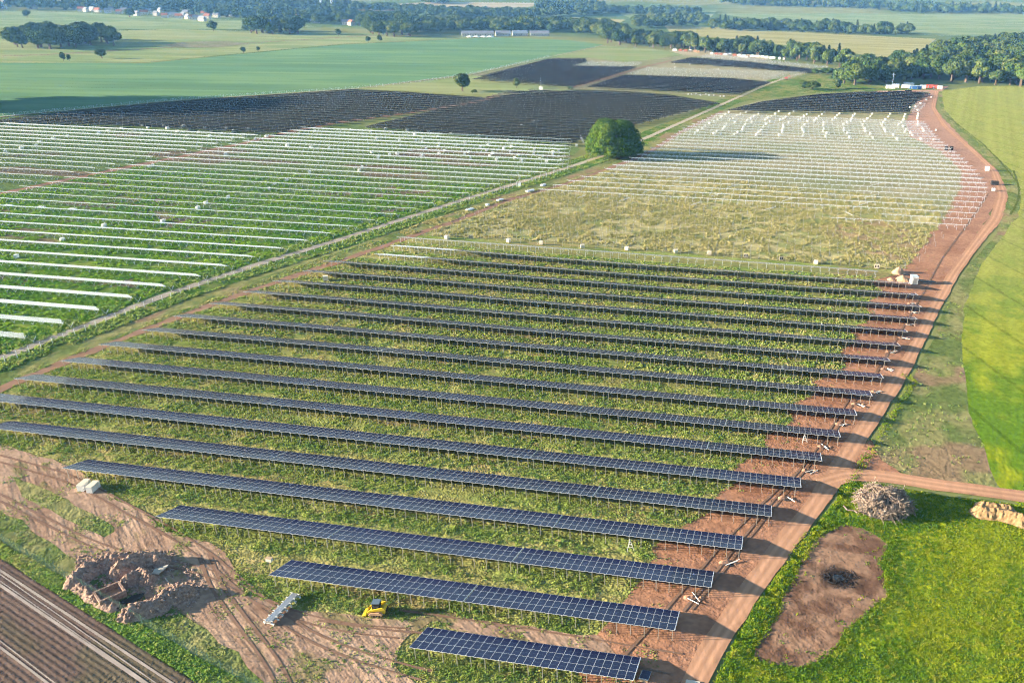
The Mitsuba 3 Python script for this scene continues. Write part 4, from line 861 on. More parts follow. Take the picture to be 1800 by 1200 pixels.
# excavation in the front corner
h1 = thing('soil_heap', 'long lumpy heap of reddish spoil behind the open pit', 'soil heap'); scene[h1] = ply(heap_mesh([(A2([(136, 1022), (160, 1002), (190, 992), (225, 990)]), 2.0, 1.7), (A2([(215, 1005), (245, 990), (280, 990)]), 2.0, 2.0), (A2([(228, 1024), (250, 1012), (262, 1020)]), 1.6, 1.5), (A2([(138, 1030), (165, 1052), (200, 1068)]), 1.3, .8)], seed=1), 'm_heap', smooth=True)
h2 = thing('soil_heap', 'pair of rounded spoil heaps in front right of the pit', 'soil heap'); scene[h2] = ply(heap_mesh([(A2([(232, 1082), (256, 1074), (280, 1066)]), 2.0, 1.5), (A2([(290, 1056), (325, 1046)]), 2.0, 1.6)], seed=5), 'm_heap', smooth=True)
k = thing('concrete_shaft', 'square open concrete shaft half buried in the spoil', 'shaft')
o = at(196, 1050); ex = np.array(at(222, 1046)) - at(186, 1062); ang = math.atan2(ex[1], ex[0]); Mx = place(*o, 0, ang)
for c_, s_ in (((0, -1.3, .55), (3.6, .28, 1.3)), ((0, 1.7, .5), (3.6, .28, 1.2)), ((-1.66, .2, .5), (.28, 2.72, 1.2)), ((1.66, .2, .52), (.28, 2.72, 1.22))): part(k, 'wall', {**MB().box(c_, s_).ply('m_heap'), 'to_world': Mx})
part(k, 'floor', {**MB().box((0, .2, .1), (3.0, 2.7, .12)).ply('m_sand'), 'to_world': Mx})
def slab(name, pts, th, mat, label, cat, lift=.25, wav=.0):
    q = np.array(A2(pts)); n = len(q); z = lift + wav * np.cos(np.arange(n) * 2.1); b = MB(); f = [[0, i, i + 1] for i in range(1, n - 1)]
    V = np.vstack([np.column_stack([q, z]), np.column_stack([q, z - th])]); F = [*f, *[[a + n, c + n, b_ + n] for a, b_, c in f]]
    for i in range(n): j = (i + 1) % n; F += [[i, i + n, j + n], [i, j + n, j]]
    return solo(name, {**ply((V, np.array(F)), mat)}, label, cat)
slab('concrete_slab', [(262, 1015), (275, 1005), (298, 998), (294, 1004), (280, 1014)], .2, 'concrete', 'pale broken slab lying on the spoil at the upper right of the pit', 'slab', .8, .12)
slab('rubber_sheet', [(214, 1064), (232, 1048), (255, 1043), (252, 1051), (236, 1060)], .05, 'rubber', 'dark sheet lying in the bottom of the pit', 'sheet', .28, .08)
slab('rubber_sheet', [(200, 1066), (222, 1052), (226, 1054), (208, 1074)], .05, 'rubber', 'narrow dark strip of sheet beside the concrete shaft', 'sheet', .3, .1)
b = MB(); hq = np.array(A2([(290, 1016), (298, 1026), (310, 1030), (322, 1026)]))
for i in range(3): b.bar((*hq[i], .15), (*hq[i + 1], .15), .09)
solo('hose', b.ply('carton'), 'pale hose lying on the soil right of the pit', 'hose')
solo('soil_clods', clods([(130, 975), (300, 965), (370, 1030), (330, 1075), (230, 1095), (140, 1040)], 900, .36).ply('m_heap'), 'loose clods of earth strewn around the pit', 'clods', None, 'stuff')
def stones(k, seed, n=320):
    v = meshkit.WRITTEN[scene[k]['filename']][0]; rng = np.random.default_rng(seed); v = v[v[:, 2] > .35]; b = MB()
    for p_ in v[rng.integers(0, len(v), n)]: b.lump(p_, rng.uniform(.5, 1.2, 3) * np.clip(rng.exponential(.13), .07, .45), rng.uniform(0, 99), 0, .3)
    part(k, 'clods', b.ply('m_heap'), kind='stuff')
stones(h1, 3, 520); stones(h2, 4, 420)
# mesh fence between ploughed field and site
fl = ats([(-140, 872), (0, 950), (60, 985), (140, 1030), (220, 1078), (300, 1126), (380, 1172), (470, 1222), (560, 1272)]); fn = LineString(fl)
k = thing('mesh_fence', 'greenish wire mesh fence along the ploughed field', 'fence')
for s in np.arange(0, fn.length, 2.5):
    q = fn.interpolate(s).coords[0]; part(k, 'post', MB().box((q[0], q[1], .9), (.06, .06, 2.1)).ply('fence_green'))
b = MB()
for s in np.arange(0, fn.length - .3, .3):
    q = fn.interpolate(s).coords[0]; b.box((q[0], q[1], .95), (.008, .008, 1.7))
for z in np.arange(.1, 1.85, .2):
    for i in range(len(fl) - 1): b.bar((*fl[i], z), (*fl[i + 1], z), .008)
part(k, 'wire_mesh', b.ply('fence_green'), kind='stuff')
# fence of pale posts along the gravel road
k = thing('post_fence', 'wire fence of pale posts along the gravel road', 'fence'); fn = LineString(ats([(-60, 664), (0, 641), (60, 617), (150, 582), (300, 522), (450, 473), (600, 428), (800, 362), (1000, 299)])); n = 0
for s in np.arange(0, fn.length, 3.0):
    q = fn.interpolate(s).coords[0]; part(k, 'post', MB().box((q[0], q[1], .9), (.11, .11, 2.2)).ply('steel_bright'))
b = MB()
for z in (.5, 1.2, 1.8):
    for s in np.arange(0, fn.length - 9, 9.): b.bar((*fn.interpolate(s).coords[0], z), (*fn.interpolate(s + 9).coords[0], z), .015)
part(k, 'wire', b.ply('steel'), kind='stuff')
for pts, lab in (([(-100, 232), (0, 206), (150, 192), (300, 178), (460, 167), (620, 157), (740, 145), (830, 131), (965, 101)], 'long pale fence along the lower edge of the grain field'), ([(1020, 243), (1026, 253), (1058, 259)], 'short fence in front of the lone tree')):
    k = thing('post_fence', lab, 'fence'); fn = LineString(ats(pts)); b = MB(); far = fn.length > 100
    for s in np.arange(0, fn.length, 6. if far else 3.):
        q = fn.interpolate(s).coords[0]; b.box((q[0], q[1], float(hgt(*q)) + 1.), (.14, .14, 2.2))
    part(k, 'posts', b.ply('steel_bright'), kind='stuff'); b = MB()
    for z in (.6, 1.3, 1.95):
        for s in np.arange(0, fn.length - 6, 6.):
            p0, p1 = fn.interpolate(s).coords[0], fn.interpolate(s + 6).coords[0]; b.bar((*p0, z + float(hgt(*p0))), (*p1, z + float(hgt(*p1))), .05)
    part(k, 'wire', b.ply('steel_bright'), kind='stuff')
# compact track loader
o = at(664, 1077); Mx = place(*o, .1, math.radians(188), .98); k = thing('track_loader', 'small yellow tracked loader with a dark cab parked below the second row', 'loader')
def prism(prof, y0, y1):
    p = trimesh.creation.extrude_polygon(Polygon(prof), y1 - y0, engine='earcut'); v = p.vertices; return np.column_stack([v[:, 0], y0 + v[:, 2], v[:, 1]]), p.faces[:, ::-1]
tr = [(-1.05, .28), (-.85, .02), (.75, .02), (1.1, .3), (.75, .62), (-.6, .75), (-.95, .62)]
for s in (-1, 1):
    part(k, 'track', {**MB().add(*prism(tr, s * .82 - .19, s * .82 + .19)).ply('m_sand'), 'to_world': Mx})
    b = MB()
    for x in (-.6, -.2, .2, .6): b.add(*prism([(x + .14 * math.cos(a), .2 + .14 * math.sin(a)) for a in np.linspace(0, 6, 9)], s * 1.03 - .03, s * 1.03 + .03))
    part(k, 'rollers', {**b.ply('dark'), 'to_world': Mx}, kind='stuff')
part(k, 'body', {**MB().add(*prism([(-1.35, .35), (.75, .3), (.95, .75), (.75, .95), (-.5, 1.1), (-1.3, 1.35), (-1.5, 1.1)], -.62, .62)).ply('yellow_paint'), 'to_world': Mx})
for s in (-1, 1): part(k, 'lift_arm', {**MB().add(*prism([(-1.4, 1.45), (-1.1, 1.58), (.9, 1.05), (1.55, .35), (1.4, .22), (.75, .8), (-1.35, 1.2)], s * .74 - .09, s * .74 + .09)).ply('yellow_paint'), 'to_world': Mx})
part(k, 'bucket', {**MB().add(*prism([(1.35, .5), (1.45, .05), (2.1, .02), (2.1, .08), (1.55, .18), (1.45, .6)], -.92, .92)).ply('yellow_paint'), 'to_world': Mx})
cb = part(k, 'cab', {**MB().add(*prism([(-.55, 1.0), (.62, .92), (.55, 2.0), (-.5, 2.05)], -.5, .5)).ply('dark'), 'to_world': Mx})
scene[cb + '__roof'] = {**MB().add(*prism([(-.62, 2.05), (.66, 2.0), (.62, 2.12), (-.58, 2.17)], -.56, .56)).ply('cab_roof'), 'to_world': Mx}
scene[cb + '__window'] = {**MB().box((.06, .51, 1.5), (.8, .02, .7)).box((.06, -.51, 1.5), (.8, .02, .7)).ply('window'), 'to_world': Mx}
part(k, 'engine_grille', {**MB().box((-1.5, 0, .85), (.1, .9, .5)).ply('dark'), 'to_world': Mx})
# bundle of steel sections on timbers
p0, p1 = at(472, 1099), at(521, 1049); L = np.linalg.norm(p1 - p0); Mx = place(*((p0 + p1) / 2), 0, math.atan2(*(p1 - p0)[::-1])); k = thing('steel_bundle', 'stack of galvanised steel sections laid on pale cross timbers', 'steel bundle')
for i, y in enumerate(np.linspace(-.42, .42, 5)): part(k, 'steel_section', {**MB().box((jit(.05), y, .72), (L, .17, .16)).box((jit(.04), y, .5), (L - .1, .17, .16)).ply('steel'), 'to_world': Mx})
for x in np.linspace(-L / 2 + .15, L / 2 - .15, 7): part(k, 'cross_timber', {**MB().box((x, 0, .37), (.14, 1.9, .12)).box((x, -.62, .83), (.1, .35, .07)).box((x, .62, .83), (.1, .35, .07)).box((x, -.75, .16), (.14, .14, .3)).box((x, .75, .16), (.14, .14, .3)).ply('white_wrap'), 'to_world': Mx})
# paired white cartons at left
q = at(140, 862)
for i, (px, py, lab) in enumerate([(144, 862, 'left half of a pair of big white cartons on the weeds at left'), (160, 865, 'right half of a pair of big white cartons on the weeds at left')]):
    c = at(px, py); k = thing('large_carton', lab, 'carton', None); Mx = place(c[0], c[1] + .7, 0, math.radians(8))
    part(k, 'box', {**MB().box((0, 0, .78), (1.12, 2.3, 1.2)).ply('white_wrap'), 'to_world': Mx}); b = MB()
    for y in (-1, 0, 1): b.box((0, y, .09), (1.1, .14, .14))
    part(k, 'pallet', {**b.box((0, 0, .165), (1.12, 2.3, .02)).ply('wood'), 'to_world': Mx}); part(k, 'lid', {**MB().box((0, 0, 1.39), (1.16, 2.34, .05)).ply('carton'), 'to_world': Mx})
    part(k, 'strap', {**MB().box((0, .55, .78), (1.14, .05, 1.23)).box((0, -.55, .78), (1.14, .05, 1.23)).ply('carton'), 'to_world': Mx})
c = at(479, 1012); k = thing('switch_box', 'small pale box on a pole at the left end of the second row', 'switch box'); part(k, 'pole', MB().box((c[0], c[1], 1.4), (.1, .1, 3.4)).ply('wood')); part(k, 'box', MB().box((c[0], c[1], 3.2), (.95, .5, .55)).ply('carton')); part(k, 'cover', MB().box((c[0], c[1], 3.52), (1.05, .6, .08)).ply('wood'))
# brushwood pile
rng = np.random.default_rng(8); c0 = at(1553, 905); k = thing('brushwood_pile', 'big round pile of bleached cut branches beside the dirt road', 'brushwood pile'); c0 = c0 + np.array([0, 2.0]); tw = MB(); nb = 0
def dome(x, y): return (3.4 + .9 * math.sin(x * 1.1 + 1) * math.cos(y * 1.3)) * max(0, 1 - (x / 5.3)**2 - (y / 4.7)**2)**.55
part(k, 'shade_core', MB().lump((c0[0], c0[1], 0), (4.3, 3.8, 2.5), 3, 3, .25, True).ply('rubber'))  # dark fill, its colour stands in for the shade between the branches
for i in range(1000):
    a = rng.uniform(0, 6.28); r = math.sqrt(rng.uniform(0, 1)); x, y = 5.0 * r * math.cos(a), 4.4 * r * math.sin(a); L = rng.uniform(.9, 3.0); z = dome(x, y) + rng.uniform(-.7, .45); da = a + rng.normal(0, .65 if rng.uniform() < .5 else 2.2)
    d = np.array([math.cos(da), math.sin(da), rng.normal(-.12 - .35 * r, .42)]); d /= np.linalg.norm(d); p = np.array([c0[0] + x, c0[1] + y, max(z, .12)])
    A_1, B_1 = p - d * L * .45, p + d * L * .55; A_1[2] = max(A_1[2], .05); B_1[2] = max(B_1[2], .05); w = rng.uniform(.07, .19)
    if L > 2.3 and w > .12 and nb < 60: part(k, 'branch', MB().bar(A_1, B_1, w * 1.3, w2=w * .6).ply('stick')); nb += 1
    else: tw.bar(A_1, B_1, w * .8, w2=w * .35)
part(k, 'twigs', tw.ply('stick'), kind='stuff')
b = MB()
for i in range(60):
    a, r = R.uniform(0, 6.28), R.uniform(.2, 3.2); q_ = SPOT + r * np.array([math.cos(a), math.sin(a) * .8]); d_ = np.array([math.cos(a * 3), math.sin(a * 3)]) * R.uniform(.2, .7); b.bar((*(q_ - d_), .14), (*(q_ + d_), .2), .05)
solo('burnt_twigs', b.ply('dark'), 'charred twigs strewn on the burnt spot', 'twigs', None, 'stuff')
solo('puddle', MB().lump((*SPOT, .12), (.9, .7, .02), 4, 3, .3).ply('window'), 'small dark puddle in the middle of the burnt spot', 'puddle')
k = thing('fallen_branch', 'pale crooked branch lying in the grass left of the brushwood pile', 'branch'); q = np.array(A2([(1482, 890), (1489, 898), (1502, 899), (1506, 903)])); b = MB()
for i in range(3): b.bar((*q[i], .25), (*q[i + 1], .3), .16)
scene[k] = b.ply('stick')
solo('straw_heap', ply(heap_mesh([(A2([(1722, 902), (1750, 905), (1790, 916), (1850, 935)]), 2.0, 1.5), (A2([(1728, 893), (1770, 898)]), 1.7, 1.2)], seed=9, amp=.6), 'm_straw', smooth=True), 'long golden heap of old straw at the right edge', 'straw heap')
# cable pits at the right ends of the rows
pits = {1: (1222, 1054), 2: (1283, 992), 3: (1385, 878), 4: (1426, 829), 5: (1452, 787), 6: (1482, 747), 7: (1511, 712), 8: (1545, 690), 9: (1561, 650), 10: (1570, 620), 11: (1590, 595), 12: (1603, 572), 13: (1608, 550), 14: (1606, 535)}
for j, (px, py) in enumerate(pits.values()):
    c = at(px, py); rng = np.random.default_rng(60 + j); w = f'the {ORD[j]} one from the front' if j < 14 else ''
    k = thing('dirt_mound', f'little reddish mound of dug earth at a row end, {w}', 'dirt mound', 'earth mounds at the row ends'); scene[k] = ply(heap_mesh([([tuple(c + [-1.3, .2]), tuple(c + [-.5, .6])], .55, .32), ([tuple(c + [.8, .5])], .45, .22)], .12, .35, j), 'm_mound', smooth=True)
    k = thing('conduit', f'white cable conduits beside a row end mound, {w}', 'conduit', 'cable conduits at the row ends')
    for i in range(2):
        a = rng.uniform(.3, 1.1) * (1 if j % 2 else -1); p = c + rng.uniform(-.5, .5, 2); d = np.array([math.cos(a), math.sin(a)]) * rng.uniform(.7, 1.3); part(k, 'pipe', MB().bar((*(p - d), .15), (*(p + d), .35), .09).ply('white_wrap'))
    solo('cable_pit', {**MB().lump((c[0], c[1] - .1, .06), (.8, .5, .05), j, 1, .3).ply('dark'), }, f'small dark cable pit at a row end, {w}', 'cable pit', 'cable pits at the row ends')
# A-frame of laths and a ladder
for px, py, lab, nm in ((1413, 778, 'three-legged wooden stand of laths under the sixth row', 'lath_stand'), (1107, 966, 'pale ladder of laths standing in the weeds below the fourth row', 'ladder')):
    c = at(px, py); k = thing(nm, lab, nm.replace('_', ' ')); b = 0
    for a in (0, 2.1, 4.2): part(k, 'leg', MB().bar((c[0] + .7 * math.cos(a), c[1] + .7 * math.sin(a), 0), (c[0], c[1], 2.2), .07).ply('white_wrap'))
    for z in (.6, 1.1, 1.6): part(k, 'rung', MB().box((c[0], c[1], z), (.9 - z * .3, .06, .06)).ply('white_wrap'))
# crates and pallets along the last front row
def crate(px, py, lab, grp=None, s=1.0, tipped=False, name='pallet_crate'):
    c = at(px, py); k = thing(name, lab, 'crate', grp); Mx = place(*c, float(hgt(*c)), jit(.5), s); b = MB()
    if tipped:
        part(k, 'deck', {**MB().box((0, 0, .75), (1.5, .12, 1.3)).ply('carton'), 'to_world': Mx}); b.box((0, .4, .12), (1.5, .8, .14)); b.box((-.36, -.08, .75), (.45, .05, .8)); b.box((.36, -.08, .75), (.45, .05, .8))
        part(k, 'slats', {**b.ply('rubber'), 'to_world': Mx})
    else:
        part(k, 'box', {**MB().box((0, 0, .72), (1.25, 1.1, 1.1)).ply('carton'), 'to_world': Mx})
        for x in (-.5, 0, .5): b.box((x, 0, .09), (.12, 1.1, .16))
        part(k, 'pallet', {**b.ply('wood'), 'to_world': Mx})
for i, (px, py, t) in enumerate([(785, 420, 0), (828, 420, 1), (894, 426, 0), (951, 430, 0), (1024, 436, 0), (1102, 440, 0), (1188, 445, 0), (1247, 448, 0), (1311, 453, 1), (1373, 458, 1), (1434, 464, 0), (1541, 472, 1)]):
    crate(px, py, f'{"tipped pallet with dark slats" if t else "pale crate on a pallet"} behind the last front rack, {ORD[i]} from left', 'crates in a line behind the last front rack', 1.05, t)
crate(573, 493, 'pale wooden crate standing between front rows near the earth track', None, 1.2)
# white stacks of modules
def stack_mesh(t):
    rng = np.random.default_rng(t); b = MB(); w, l, h = (1.25, 2.2, 1.25) if t < 2 else (1.6, 2.4, 1.5); v = trimesh.creation.box((w, l, h)).vertices
    p = trimesh.creation.box((w, l, h)); p = p.subdivide(); n = p.vertices / np.array([w, l, h]) * 2; p.vertices = p.vertices * (1 - .05 * (np.abs(n) > .99).sum(1, keepdims=True).clip(1, 3) + .05) + rng.normal(0, .015, p.vertices.shape) + [0, 0, h / 2 + .16]
    b.add(p.vertices, p.faces)
    for x in (-.45, 0, .45): b.box((x, 0, .07), (.14, l, .14))
    return b.mesh()
for t in range(3): group(f'stack{t}', body=ply(stack_mesh(t), 'white_wrap'))
def stacks(l, sx, ox, oy, label, grp):
    for i, (x, y) in enumerate(l):
        c = at(ox + x / sx, oy + y / sx, .7); solo('module_stack', inst(f'stack{i % 3}', place(*c, float(hgt(*c)), jit(.3) + .1, .82)), label, 'module stack', grp)
BC = [(245,590),(225,600),(205,615),(185,630),(165,640),(140,650),(120,662),(105,675),(80,690),(65,702),(335,590),(305,600),(285,610),(265,625),(250,632),(275,643),(232,655),(222,668),(215,680),(180,690),(165,703),(420,590),(400,600),(380,612),(360,622),(340,632),(365,643),(330,655),(320,670),(318,682),(290,695),(270,707),(508,587),(490,600),(470,612),(450,622),(435,632),(460,640),(440,655),(425,668),(412,685),(400,697),(390,710),(585,588),(565,600),(545,615),(530,625),(515,632),(560,645),(530,658),(532,672),(527,685),(525,697),(510,713),(670,590),(655,602),(640,612),(625,622),(610,632),(658,640),(645,655),(628,672),(635,685),(640,697),(632,715),(748,592),(735,602),(718,613),(705,625),(697,635),(745,645),(742,660),(745,677),(740,690),(762,702),(755,720),(828,598),(815,608),(805,620),(790,632),(848,655),(850,675),(850,690),(870,702),(882,722),(910,600),(900,612),(892,625),(888,637),(868,645),(1000,600),(990,612),(975,625),(960,640),(950,655),(960,678),(965,690),(990,705),(1003,727),(1095,600),(1085,615),(1070,630),(1058,645),(1052,658),(1065,680),(1070,690),(1113,710),(1132,732),(1175,602),(1170,615),(1165,630),(1155,645),(1140,655),(1165,665),(1180,682),(1172,695),(1200,700),(1213,712)]
BR = [(1240,580),(1243,600),(1240,612),(1238,625),(1240,640),(1242,655),(1265,678),(1272,690),(1258,733),(1323,735),(1335,685),(1300,500),(1310,512),(1265,515),(1245,530),(1285,525),(1215,520),(1255,545),(1230,560),(1200,565)]
LA = [(48,683),(155,690),(232,678),(270,700),(345,683),(387,710),(430,720),(460,692),(507,720),(305,738),(425,747),(395,738),(515,755),(510,772),(185,727),(310,765),(365,790),(447,785),(543,793),(515,807),(295,810),(160,802),(193,827),(255,815),(425,818),(608,763),(652,750),(635,783),(670,800),(733,775),(765,790),(680,830),(650,812),(577,703),(665,712),(725,715),(768,725),(775,763),(800,808),(783,820),(818,838),(857,783),(890,800),(878,737),(897,772),(935,815),(913,830),(952,847),(997,745),(1018,783),(1015,805),(1063,822),(1045,835),(1082,850),(1118,757),(1145,790),(1115,800),(1115,812),(1157,842),(1240,767),(790,690),(950,660),(1015,640),(110,880),(95,895)]
LB = [(85,748),(328,660),(548,585),(858,563),(1043,493),(1085,467),(1203,437),(1418,393),(1450,368),(1513,345),(1633,305)]
LC = [(805,270),(785,275),(1190,212),(1575,105),(1660,90),(1405,118),(1345,132),(1225,125),(1515,165),(1640,175),(1735,180)]
LD = [(750,660),(865,660),(965,662),(1080,668),(1193,672),(1308,678),(640,675),(780,672),(882,675),(997,680),(1113,687),(1228,690),(710,685),(820,690),(935,692),(1048,695),(1168,702),(1285,710),(570,688),(520,698),(748,702),(865,707),(985,712),(1103,717),(1225,725),(355,715),(278,730),(207,747),(188,765),(113,780),(27,797),(40,650)]
stacks(BC, 3., 1200, 0, 'white wrapped module stack in the winding chains on the right block', 'white stacks in chains on the right block')
stacks(BR, 3., 1200, 0, 'white wrapped module stack near the head of the dirt road', 'white stacks near the head of the dirt road')
stacks(LA, 3., 600, 0, 'white wrapped module stack among the racks left of the lone tree', 'white stacks left of the lone tree')
for i, (x, y) in enumerate(LB): stacks([(x, y)], 3., 0, 200, f'white module stack in the diagonal line across the left racks, {ORD[i]} from the front', 'white stacks in a diagonal line on the left block')
stacks(LC, 3., 0, 200, 'white module stack beside the brown track', 'white stacks beside the brown track')
stacks(LD, 3., 0, 0, 'white module stack on the far left racks below the dark rows', 'white stacks on the far left racks')
stacks([(285, 165), (425, 170), (540, 176), (682, 183), (793, 180), (820, 192), (862, 201), (938, 201), (290, 196), (682, 215)], 5.14, 1130, 80, 'white module stack on the green strip between far racks', 'white stacks on the far green strip')
stacks([(410, 440), (440, 440), (480, 437), (520, 445), (570, 440), (600, 448), (640, 450), (700, 458), (730, 460)], 5.14, 1130, 80, 'white stack in the row along the pale track by the far panels', 'white stacks along the pale track')
# loose beams on the right block
for i, (x0, y0, x1, y1) in enumerate([(1015, 349, 1030, 343.5), (1088.5, 354.5, 1106.5, 348.5), (1115, 316.5, 1130, 311.5), (1130, 340, 1147, 333.5), (1185, 319.5, 1200, 313.5), (1213.5, 362, 1233.5, 355.5), (1250, 346.5, 1270, 340), (1343.5, 370, 1363.5, 365), (1375, 355, 1395, 349), (1483.5, 372.5, 1500, 380), (1502, 365.5, 1526.5, 356.5), (1393.5, 339.5, 1413.5, 334), (1520, 349, 1540, 342.5), (1533.5, 326.5, 1550, 322.5), (1277, 331.5, 1293.5, 326.5)]):
    a, b_ = at(x0, y0, .9), at(x1, y1, .9); k = thing('steel_beam', 'long bright steel beam lying slantwise on the bare rails of the right block', 'steel beam', 'loose steel beams on the right block')
    scene[k] = MB().bar((*a, 1.2), (*b_, 1.2), .22, .10).ply('steel_bright')
# bundles along the earth track
for px, py, l, lab in ((826, 369, 3.6, 'large bluish bundle of sections beside the earth track'), (879, 353, 3.2, 'second bundle of sections along the earth track'), (932, 337, 4.5, 'long flat bundle beside the earth track'), (955, 327, 2.8, 'small bundle at the far end of the earth track'), (857, 361, 1.6, 'low white bundle between two larger ones on the earth track')):
    c = at(px, py); k = thing('section_bundle', lab, 'bundle'); Mx = place(*c, 0, math.radians(64)); part(k, 'sections', {**MB().box((0, 0, .8), (l, 1.3, .35)).box((0, 0, .4), (l * .96, 1.25, .35)).ply('steel_bright'), 'to_world': Mx})
    for x in (-l * .35, l * .35): part(k, 'bearer', {**MB().box((x, 0, .11), (.15, 1.5, .2)).ply('wood'), 'to_world': Mx})
c = at(913, 328); k = thing('weather_station', 'slim white weather mast on a box beside the gravel road', 'weather station'); part(k, 'cabinet', MB().box((c[0], c[1], .8), (1.4, .9, 1.7)).ply('steel_bright')); part(k, 'mast', MB().bar((c[0], c[1], 0), (c[0], c[1], 6.5), .14).ply('steel_bright')); part(k, 'arm', MB().box((c[0], c[1], 5.6), (1.0, .08, .08)).ply('steel_bright'))
# trench with sand heaps and a white container
c = at(1607, 500); k = thing('white_container', 'white transformer container beside sand heaps at the end of a row', 'container'); Mx = place(*c, 0, .1); part(k, 'body', {**MB().box((0, 1.0, 1.3), (1.9, 2.6, 2.4)).ply('white_wrap'), 'to_world': Mx}); part(k, 'roof', {**MB().box((0, 1.0, 2.56), (2.0, 2.7, .12)).ply('steel_bright'), 'to_world': Mx}); part(k, 'door', {**MB().box((0, -.32, 1.25), (1.2, .04, 1.9)).ply('steel'), 'to_world': Mx})
for px, py, r, h, lab in ((1580, 480, 1.7, 1.6, 'pale pointed sand heap at the trench, upper one'), (1586, 492, 1.7, 1.2, 'pale sand heap at the trench, lower one'), (1566, 492, 1.0, .6, 'small sand heap left of the trench')): solo('sand_heap', ply(heap_mesh([(A2([(px, py)]), r * 1.3, h * 1.2)], .2, .2, px), 'm_sand', smooth=True), lab, 'sand heap')
solo('trench', MB().lump((*at(1622, 494), .08), (4.2, 1.4, .07), 2, 1, .2).lump((*at(1600, 484), .08), (3., .7, .07), 5, 1, .2).ply('dark'), 'dark open trench around the white container', 'trench')
solo('trench', MB().lump((*at(1716, 312), .08), (4.0, .9, .3), 4, 1, .3).ply('m_heap'), 'dark dug ditch near the bend of the dirt road', 'ditch')
solo('excavation', MB().lump((*at(1636, 237), .08), (4.0, .9, .4), 6, 1, .3).ply('m_heap'), 'dug earth beside the upper dirt road', 'excavation')
for px, py, m, sz, lab in ((1735, 300, 'white_wrap', (1.8, 2.0, 2.0), 'white container by the upper bend of the dirt road'), (1748, 325, 'dark', (3.2, 2.2, 1.7), 'dark container beside the outermost bend of the dirt road'), (1663, 264, 'dark', (1.8, 1.6, 2.0), 'left of two dark crates on the upper racks'), (1672, 264, 'dark', (1.8, 1.6, 2.0), 'right of two dark crates on the upper racks'), (1746, 336, 'white_wrap', (1.3, 1.2, 1.2), 'small white box below the outermost bend of the dirt road')):
    c = at(px, py); k = thing('site_container', lab, 'container'); part(k, 'body', MB().box((c[0], c[1], sz[2] / 2), sz).ply(m)); part(k, 'roof', MB().box((c[0], c[1], sz[2] + .05), (sz[0] + .1, sz[1] + .1, .1)).ply('steel_bright' if m != 'dark' else 'rubber'))
# site huts at the head of the road
for px, py, m, w, lab in ((1565, 156, 'white_wrap', 8, 'white site hut farthest left at the head of the dirt road'), (1574, 154, 'white_wrap', 6, 'second white site hut from the left'), (1592, 155, 'white_wrap', 7, 'white site hut left of the blue one'), (1597, 152, 'white_wrap', 9, 'long white hut behind the blue one'), (1605, 157, 'blue_paint', 6, 'blue site container in the middle of the huts'), (1614, 157, 'blue_paint', 5, 'smaller blue site container'), (1622, 156, 'white_wrap', 5, 'white hut right of the blue containers'), (1634, 155, 'red_paint', 6, 'left red site container'), (1643, 156, 'red_paint', 5, 'right red site container'), (1652, 157, 'white_wrap', 4, 'small white hut at the right end of the huts')):
    c = at(px, py); k = thing('site_hut', lab, 'hut', 'site huts at the head of the road'); part(k, 'wall', MB().box((c[0], c[1], 1.5), (w, 3, 2.9)).ply(m)); part(k, 'roof', MB().box((c[0], c[1], 3.05), (w + .4, 3.4, .2)).ply('steel_bright' if m != 'red_paint' else m))
    part(k, 'door', MB().box((c[0] - w * .25, c[1] - 1.53, 1.2), (1., .06, 2.1)).ply('steel'))
c = at(1568, 154); k = thing('lamp_mast', 'thin mast standing behind the white site huts', 'mast'); part(k, 'pole', MB().bar((c[0], c[1], 0), (c[0], c[1], 13), .3).ply('steel_bright')); part(k, 'arm', MB().box((c[0], c[1], 11.5), (3, .25, .25)).ply('steel_bright'))
# storage yard beyond the farthest panels
YD = [(1186, 90, 6, 0), (1196, 90.5, 5, 3), (1205, 91, 5, 3), (1213, 91, 4, 0), (1222, 92, 5, 2), (1228, 93, 3, 2), (1251, 96.5, 4, 0), (1259, 97, 5, 3), (1267, 97.5, 4, 3), (1275, 98, 5, 1), (1283, 98, 4, 0), (1291, 99, 5, 3), (1299, 99.5, 4, 0), (1307, 100.5, 5, 1), (1315, 100, 4, 2), (1322, 101, 6, 0), (1331, 101.5, 6, 0), (1340, 102, 5, 0), (1347, 103, 5, 0), (1357, 104, 8, 0), (1312, 103, 4, 0), (1304, 102, 4, 0), (1370, 105, 3, 0), (1378, 106, 3, 0)]
for i, (px, py, w, m) in enumerate(YD):
    c = at(px, py); col = ('white_wrap', 'steel_bright', 'm_sand', 'roof_red')[m]; k = thing('stored_pallet', ('white', 'silver', 'sandy', 'reddish')[m] + ' stack in the storage yard beyond the farthest panels', 'stack', ('white', 'silver', 'sandy', 'reddish')[m] + ' stacks in the storage yard'); scene[k] = MB().box((c[0], c[1], 1.4), (w, 4, 2.2)).box((c[0] + .4, c[1], 2.7), (w * .7, 3, .5)).box((c[0], c[1], .15), (w * .9, 3.6, .3)).ply(col)
c = at(1003, 157); k = thing('tractor', 'dark green tractor on the pale track between panel blocks', 'tractor'); part(k, 'body', MB().box((c[0], c[1], 1.4), (4.5, 1.6, 1.2)).ply('green_paint')); part(k, 'cab', MB().box((c[0] - 1.1, c[1], 2.6), (1.6, 1.5, 1.4)).ply('dark'))
for x in (-1.4, 1.5): part(k, 'wheel', MB().add(*prism([(c[0] + x + .9 * math.cos(a), .9 + .9 * math.sin(a)) for a in np.linspace(0, 5.9, 12)], c[1] - 1.1, c[1] + 1.1)).ply('rubber'))
